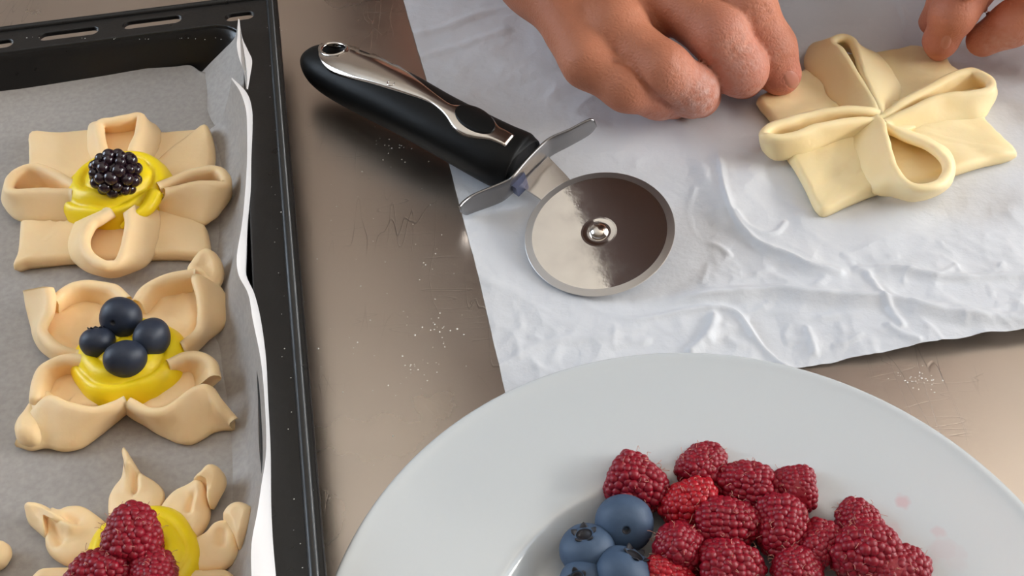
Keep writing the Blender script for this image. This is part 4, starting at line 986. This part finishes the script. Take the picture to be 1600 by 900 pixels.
    o = obj('blue_reflection_plate', (V2, [f[::-1] for f in F2]), M['blue_tint'], t, smooth=False); o['label'] = 'blue reflection by the guard, painted on an added plate'
    # wheel
    rot = np.array(rot_from(tuple(Nn)))
    def wl(name, prof, m, seg=128):
        V, F = lathe(prof, seg); return obj(name, (V@rot.T+Cc, F), m, t, smooth=(name == 'rivet'))
    wl('wheel', [(.0001, .0003), (.0050, .0003), (.0056, .00033), (.0062, .00040), (.0068, .00047), (.0076, .0005), (.0284, .0005), (.0284, -.0005), (.0001, -.0005)], M['wheel'])
    wl('ground_edge', [(.0284, .00052), (.0288, .00046), (.0314, .00010), (.0316, .00002), (.0316, -.00006), (.0314, -.0001), (.0284, -.0005)], M['ground'])
    wl('rivet', [(.0001, .0030), (.0014, .0029), (.0028, .0024), (.0037, .0016), (.0041, .0007), (.0042, .0001), (.0042, -.003), (.0001, -.003)], M['polished'], 48)
cutter()

# ------------------------------------------------------------------ person shaping the pastry
def person():
    t = thing('person', 'person in a brown jumper, floury hands shaping the pale pastry from the far side', 'person', (.205, .95, FZ))
    # ---- right hand (left in the photograph): back of the hand up, fingers curled towards the pastry
    A = lambda *q: at(*q)
    elbR, shR = np.array([-.075, .760, .135]), np.array([.048, .485, .40]); elbL, shL = np.array([.46, .80, .14]), np.array([.385, .735, .39])
    W1, W2 = A(846, -52, .046), A(960, -105, .050)
    fr = {'pinky': ([A(918, 98, .034), A(980, 136, .0275), A(1030, 151, .0185), A(1052, 158, .0100)], [.0112, .0108, .0100, .0086]),
          'ring': ([A(962, 52, .040), A(1036, 110, .0345), A(1081, 142, .0220), A(1092, 150, .0125)], [.0128, .0122, .0116, .0104]),
          'middle': ([A(1030, -14, .045), A(1122, 54, .041), A(1157, 108, .0270), A(1161, 120, .0125)], [.0138, .0128, .0121, .0106]),
          'index': ([A(1100, -64, .049), A(1166, 12, .045), A(1203, 76, .0275), A(1219, 116, .0155)], [.0142, .0132, .0117, .0100])}
    thumb = ([A(1030, -140, .042), A(1120, -75, .030), A(1180, 5, .022), A(1205, 78, .0140)], [.015, .0120, .0100, .0080])
    pts = np.array([p for f in list(fr.values())+[thumb] for p in f[0]]+[W1, W2])
    fa = (W1+W2)/2+(elbR-(W1+W2)/2)*.55
    lo = np.minimum(pts.min(0), fa)-.045; hi = np.maximum(pts.max(0), fa)+.045; lo[2] = -.004
    fd = Field(lo, hi, .0013)
    palm = None
    for nme, rW in (('pinky', W1), ('ring', W1*.65+W2*.35), ('middle', W1*.35+W2*.65), ('index', W2)):
        m0 = fr[nme][0][0]; m0 = rW+(m0-rW)*.86; e = fd.cap(rW, m0, .0195, fr[nme][1][0]*.98); palm = e if palm is None else smin(palm, e, .010)
    low = fd.cap((W1+W2)/2-np.array([0, 0, .006]), (fr['ring'][0][0]+fr['middle'][0][0])/2-np.array([0, 0, .012]), .020, .014); palm = smin(palm, low, .012)
    palm = smin(palm, fd.cap(W2, thumb[0][1], .018, .0135), .012)
    fore = fd.cap(W1, W1*.5+W2*.5+(elbR-(W1+W2)/2)*1.0, .021, .033); fore = smin(fore, fd.cap(W2, (W1+W2)/2+(elbR-(W1+W2)/2), .021, .033), .02)
    D = smin(palm, fore, .018)
    for nme in ('ring', 'middle', 'index'):      # knuckles and tendons
        m0 = fr[nme][0][0]; D = smin(D, fd.ell(m0+np.array([0, 0, .0050]), (.0092, .0092, .0088)), .012)
    outs = None
    for nme, (pp, rr) in list(fr.items())+[('thumb', thumb)]:
        if nme != 'thumb':
            w0 = {'pinky': W1, 'ring': W1*.65+W2*.35, 'middle': W1*.35+W2*.65, 'index': W2}[nme]
            pp = [pp[0]+(w0-pp[0])*.30]+pp; rr = [rr[0]]+rr
        f = fd.chain(pp, rr, .0045)
        if nme != 'thumb':   # joint creases: rounder knuckle bulges
            pass
        e = smin(D, f, .0055); outs = e if outs is None else np.minimum(outs, e)
    # keep the web between neighbouring fingers soft
    V1, F1 = fd.mesh(outs)
    def flourmap(V, lst):
        a = np.zeros(len(V))
        for px, py, z, r, s in lst:
            a = np.maximum(a, s*np.exp(-(np.linalg.norm(V-at(px, py, z), axis=1)/r)**2))
        return a
    fl1 = flourmap(V1, [(1095, 155, .024, .013, .60), (1160, 100, .038, .016, .34), (1165, 140, .022, .012, .34), (1045, 170, .014, .012, .35), (1080, 120, .042, .010, .28), (1175, 40, .05, .012, .22), (1220, 90, .034, .011, .18)])
    rd1 = flourmap(V1, [(1235, 125, .016, .016, 1.0), (1200, 80, .04, .020, .65), (1165, 125, .025, .022, .85), (1095, 150, .022, .022, .7), (1045, 165, .015, .02, .7), (1150, 60, .05, .02, .5)])
    # ---- left hand (right in the photograph)
    Wl1, Wl2 = A(1640, -215, .062), A(1760, -190, .060)
    fl = {'index': ([A(1600, -120, .054), A(1520, -45, .058), A(1480, 2, .030), A(1458, 33, .0165)], [.0128, .0105, .0086, .0070]),
          'middle': ([A(1690, -95, .056), A(1652, -12, .046), A(1582, 37, .030), A(1537, 62, .0200)], [.0135, .0118, .0104, .0082]),
          'ring': ([A(1770, -80, .052), A(1745, 5, .044), A(1700, 62, .026), A(1672, 84, .0160)], [.0130, .0114, .0100, .0080]),
          'pinky': ([A(1840, -70, .046), A(1825, 5, .036), A(1795, 55, .022), A(1775, 78, .0140)], [.0112, .0098, .0086, .0072])}
    thl = ([A(1585, -150, .046), A(1552, -62, .046), A(1489, 22, .034), A(1470, 64, .0185), A(1467, 77, .0125)], [.0150, .0126, .0104, .0078, .0056])
    pts = np.array([p for f in list(fl.values())+[thl] for p in f[0]]+[Wl1, Wl2]); fa2 = (Wl1+Wl2)/2+(elbL-(Wl1+Wl2)/2)*.5
    lo = np.minimum(pts.min(0), fa2)-.042; hi = np.maximum(pts.max(0), fa2)+.042; lo[2] = -.004
    fd = Field(lo, hi, .0014); palm = None
    for nme, rW in (('index', Wl1), ('middle', Wl1*.65+Wl2*.35), ('ring', Wl1*.35+Wl2*.65), ('pinky', Wl2)):
        m0 = fl[nme][0][0]; e = fd.cap(rW, m0, .0195, fl[nme][1][0]*1.02); palm = e if palm is None else smin(palm, e, .010)
    palm = smin(palm, fd.cap(Wl1, thl[0][1], .018, .0138), .012)
    fore = smin(fd.cap(Wl1, elbL, .021, .033), fd.cap(Wl2, elbL, .021, .033), .02); D = smin(palm, fore, .018); outs = None
    for nme, (pp, rr) in list(fl.items())+[('thumb', thl)]:
        e = smin(D, fd.chain(pp, rr, .004), .0085); outs = e if outs is None else np.minimum(outs, e)
    V2, F2 = fd.mesh(outs)
    fl2 = flourmap(V2, [(1570, 75, .022, .010, .35)]); rd2 = flourmap(V2, [(1470, 70, .015, .02, .9), (1540, 60, .02, .02, .6), (1490, 30, .03, .02, .4)])
    # ---- head, neck, upper arms and legs (out of the frame, mirrored faintly in the steel)
    cx, cy = .205, .95; hx, hy, hz = .205, .435, .515          # hips; head leaning over the work
    fd = Field((cx-.46, hy-.16, FZ), (cx+.46, cy+.24, .68), .0105)
    body = fd.ell((hx, hy, hz), (.078, .105, .112))
    body = smin(body, fd.ell((hx, hy-.055, hz-.05), (.058, .062, .065)), .02)
    body = smin(body, fd.cap((hx, hy-.100, hz-.005), (hx, hy-.122, hz-.035), .010, .015), .012)      # nose
    for s in (-1, 1):
        body = np.maximum(body, -fd.ell((hx+s*.033, hy-.108, hz+.006), (.019, .017, .013)))
        body = smin(body, fd.ell((hx+s*.033, hy-.090, hz+.006), (.014, .014, .012)), .004)
        body = smin(body, fd.ell((hx+s*.082, hy+.010, hz-.01), (.012, .024, .034)), .006)
    body = smin(body, fd.ell((hx, hy-.108, hz-.068), (.026, .016, .010)), .006)
    body = smin(body, fd.cap((hx, hy+.02, hz-.05), (cx, .575, .40), .054, .062), .02)
    body = smin(body, fd.cap((cx, .61, .35), (cx, cy+.0, -.02), .115, .120), .06)
    for sh, el in ((shR, elbR), (shL, elbL)):
        body = smin(body, fd.cap(sh, el, .046, .036), .04); body = smin(body, fd.cap(sh, (cx, .585, .38), .05, .07), .04)
    for s in (-1, 1): body = smin(body, smin(fd.cap((cx+s*.09, cy, -.02), (cx+s*.10, cy-.01, -.45), .085, .056), fd.cap((cx+s*.10, cy-.01, -.45), (cx+s*.10, cy+.02, FZ+.04), .056, .035), .03), .04)
    V3, F3 = fd.mesh(body)
    V = np.concatenate([V1, V2, V3]); F = np.concatenate([F1, F2+len(V1), F3+len(V1)+len(V2)])
    o = obj('body', (V, F), M['skin'], t)
    for nm, arr in (('flour', np.r_[fl1, fl2, np.zeros(len(V3))]), ('red', np.r_[rd1, rd2, np.zeros(len(V3))])):
        a = o.data.attributes.new(nm, 'FLOAT', 'POINT'); a.data.foreach_set('value', arr.astype(np.float32))
    # nails
    bvh = BVHTree.FromObject(o, bpy.context.evaluated_depsgraph_get()); off = Vector(wloc(t)); org = Vector((0, 0, HC))
    # skin folds: shallow grooves pressed into the body along the creases of the right hand
    vco = np.zeros(len(o.data.vertices)*3); o.data.vertices.foreach_get('co', vco); vco = vco.reshape(-1, 3)
    vno = np.zeros(len(o.data.vertices)*3); o.data.vertex_normals.foreach_get('vector', vno); vno = vno.reshape(-1, 3)
    for pl, dp, wd in (([(958, 94), (975, 97), (990, 108), (1004, 126), (1022, 146), (1042, 164)], .0016, .0014),
                       ([(1139, 82), (1148, 72), (1160, 60)], .0007, .0011), ([(1146, 92), (1157, 80), (1170, 70)], .0006, .0011), ([(1134, 72), (1143, 62), (1153, 52)], .0005, .0011),
                       ([(1176, 34), (1190, 26), (1202, 18)], .0010, .0012), ([(1180, 48), (1195, 40), (1208, 33)], .0008, .0011), ([(1172, 22), (1184, 14), (1196, 8)], .0007, .0011),
                       ([(1062, 100), (1073, 92), (1086, 90)], .0006, .0012), ([(1056, 92), (1066, 84), (1078, 82)], .0005, .0012), ([(1218, 96), (1230, 92), (1240, 90)], .0005, .0011)):
        hp = []
        for q in pl:
            r = bvh.ray_cast(org-off, Vector(RM @ np.array([(q[0]-800)/FPX, -(q[1]-450)/FPX, -1.0])).normalized())
            if r[0] is not None: hp.append(np.array(r[0]))
        if len(hp) > 1:
            dd = segdist(vco, np.array(hp)); vco -= vno*(dp*np.exp(-(dd/wd)**2))[:, None]
    o.data.vertices.foreach_set('co', vco.astype(np.float32).ravel()); o.data.update()
    bvh = BVHTree.FromObject(o, bpy.context.evaluated_depsgraph_get())
    def nail(cxp, cyp, ang, ln, wd, view=None):
        G = []; ang = math.radians(ang); u_ = np.array([math.cos(ang), math.sin(ang)]); v_ = np.array([-u_[1], u_[0]])
        for i in range(9):
            row = []
            for j in range(9):
                a, b = i/4-1, j/4-1; k = math.sqrt(max(0.0, 1-.5*b*b)); l = math.sqrt(max(0.0, 1-.5*a*a))
                q = np.array([cxp, cyp])+u_*a*k*ln+v_*b*l*wd
                d = Vector(RM @ np.array([(q[0]-800)/FPX, -(q[1]-450)/FPX, -1.0])).normalized(); r = bvh.ray_cast(org-off, d)
                if r[0] is None or (r[0]+off).z < .004: r = bvh.find_nearest(Vector(at(q[0], q[1], .016))-off)
                p, n = r[0], r[1]
                e = .00035*(1-.85*max(abs(a), abs(b))**4)
                row.append(np.array(p+off+n*e))
            G.append(row)
        G = np.array(G); V = np.concatenate([G.reshape(-1, 3), G.reshape(-1, 3)-np.array([0, 0, .0012])])
        f = grid_faces(9, 9); 
        nrm = np.cross(G[4, 5]-G[4, 4], G[5, 4]-G[4, 4])
        if nrm[2] > 0: f = [q[::-1] for q in f]
        obj('fingernail', (V[:81], f), M['nail'], t)
    nail(1237, 124, 62, 14, 11)
    nail(1478, 66, 110, 11, 8)
    # ---- clothes and hair
    fd = Field((cx-.50, .36, -.14), (cx+.50, cy+.24, .56), .010)
    j = fd.cap((cx, .60, .345), (cx, cy+.0, -.06), .145, .155)
    j = smin(j, fd.cap(shR+np.array([.03, -.01, -.03]), shL+np.array([-.03, -.01, -.03]), .100, .078), .05)
    for sh, el in ((shR, elbR), (shL, elbL)): j = smin(j, fd.cap(sh, el, .064, .054), .05)
    j = np.maximum(j, -fd.cap((cx, .575, .40), (hx, hy-.02, hz+.02), .066, .085)); j = np.maximum(j, -(fd.Z+.10))
    obj('jumper', fd.mesh(j), M['shirt'], t)
    fd = Field((cx-.26, cy-.22, FZ+.03), (cx+.26, cy+.22, -.02), .012)
    j = fd.cap((cx, cy, -.05), (cx, cy, -.10), .148, .148)
    for s in (-1, 1): j = smin(j, smin(fd.cap((cx+s*.09, cy, -.06), (cx+s*.10, cy-.01, -.45), .098, .072), fd.cap((cx+s*.10, cy-.01, -.45), (cx+s*.10, cy+.02, FZ+.06), .072, .062), .03), .05)
    obj('trousers', fd.mesh(j), M['trouser'], t)
    fd = Field((hx-.12, hy-.16, hz-.14), (hx+.12, hy+.16, hz+.15), .008)
    j = fd.ell((hx, hy+.012, hz+.012), (.090, .112, .116)); j = np.maximum(j, -fd.ell((hx, hy-.125, hz-.045), (.085, .100, .090)))
    obj('hair', fd.mesh(j), M['hairm'], t)
    for s in (-1, 1):
        V, Fq = ICO2; obj('shoe', (V*np.array([.045, .12, .04])+np.array([cx+s*.10, cy-.03, FZ+.038]), Fq), M['trouser'], t)
person()

# ------------------------------------------------------------------ flour crumbs
def flour():
    rng = random.Random(9); vf = []
    def crumb(px, py, z, r):
        p = at(px, py, z); k = np.array([r*rng.uniform(.7, 1.3), r*rng.uniform(.7, 1.3), r*.6]); p[2] += r*.3
        vf.append((OCT[0]*k+p, OCT[1]))
    OCT = (np.array([(1, 0, 0), (-1, 0, 0), (0, 1, 0), (0, -1, 0), (0, 0, 1), (0, 0, -1)], float), [(0, 2, 4), (2, 1, 4), (1, 3, 4), (3, 0, 4), (2, 0, 5), (1, 2, 5), (3, 1, 5), (0, 3, 5)])
    for cx, cy, sx, sy, n, z in ((1435, 592, 22, 10, 34, 0), (690, 520, 14, 22, 20, 0), (655, 580, 22, 12, 16, 0), (600, 500, 60, 50, 14, 0), (620, 230, 22, 18, 26, 0), (600, 660, 60, 60, 10, 0), (520, 560, 20, 60, 8, 0), (660, 400, 30, 40, 14, 0), (560, 330, 40, 40, 10, 0)):
        for _ in range(n): crumb(rng.gauss(cx, sx), rng.gauss(cy, sy), z, rng.uniform(.00018, .00045))
    for _ in range(34): 
        f = rng.random(); y = f*900; crumb(412+f*52+rng.uniform(-8, 34), y, RIMZ, rng.uniform(.00015, .00035))
    for _ in range(18): crumb(rng.uniform(20, 360), 62-rng.uniform(0, 4), RIMZ, rng.uniform(.00015, .0003))
    o = obj('flour_crumbs', join(*vf), M['flour'], origin=(0, .4, 0), smooth=False); o['kind'] = 'stuff'
    tag(o, 'white flour crumbs scattered over the steel worktop and tray rim', 'flour')
flour()
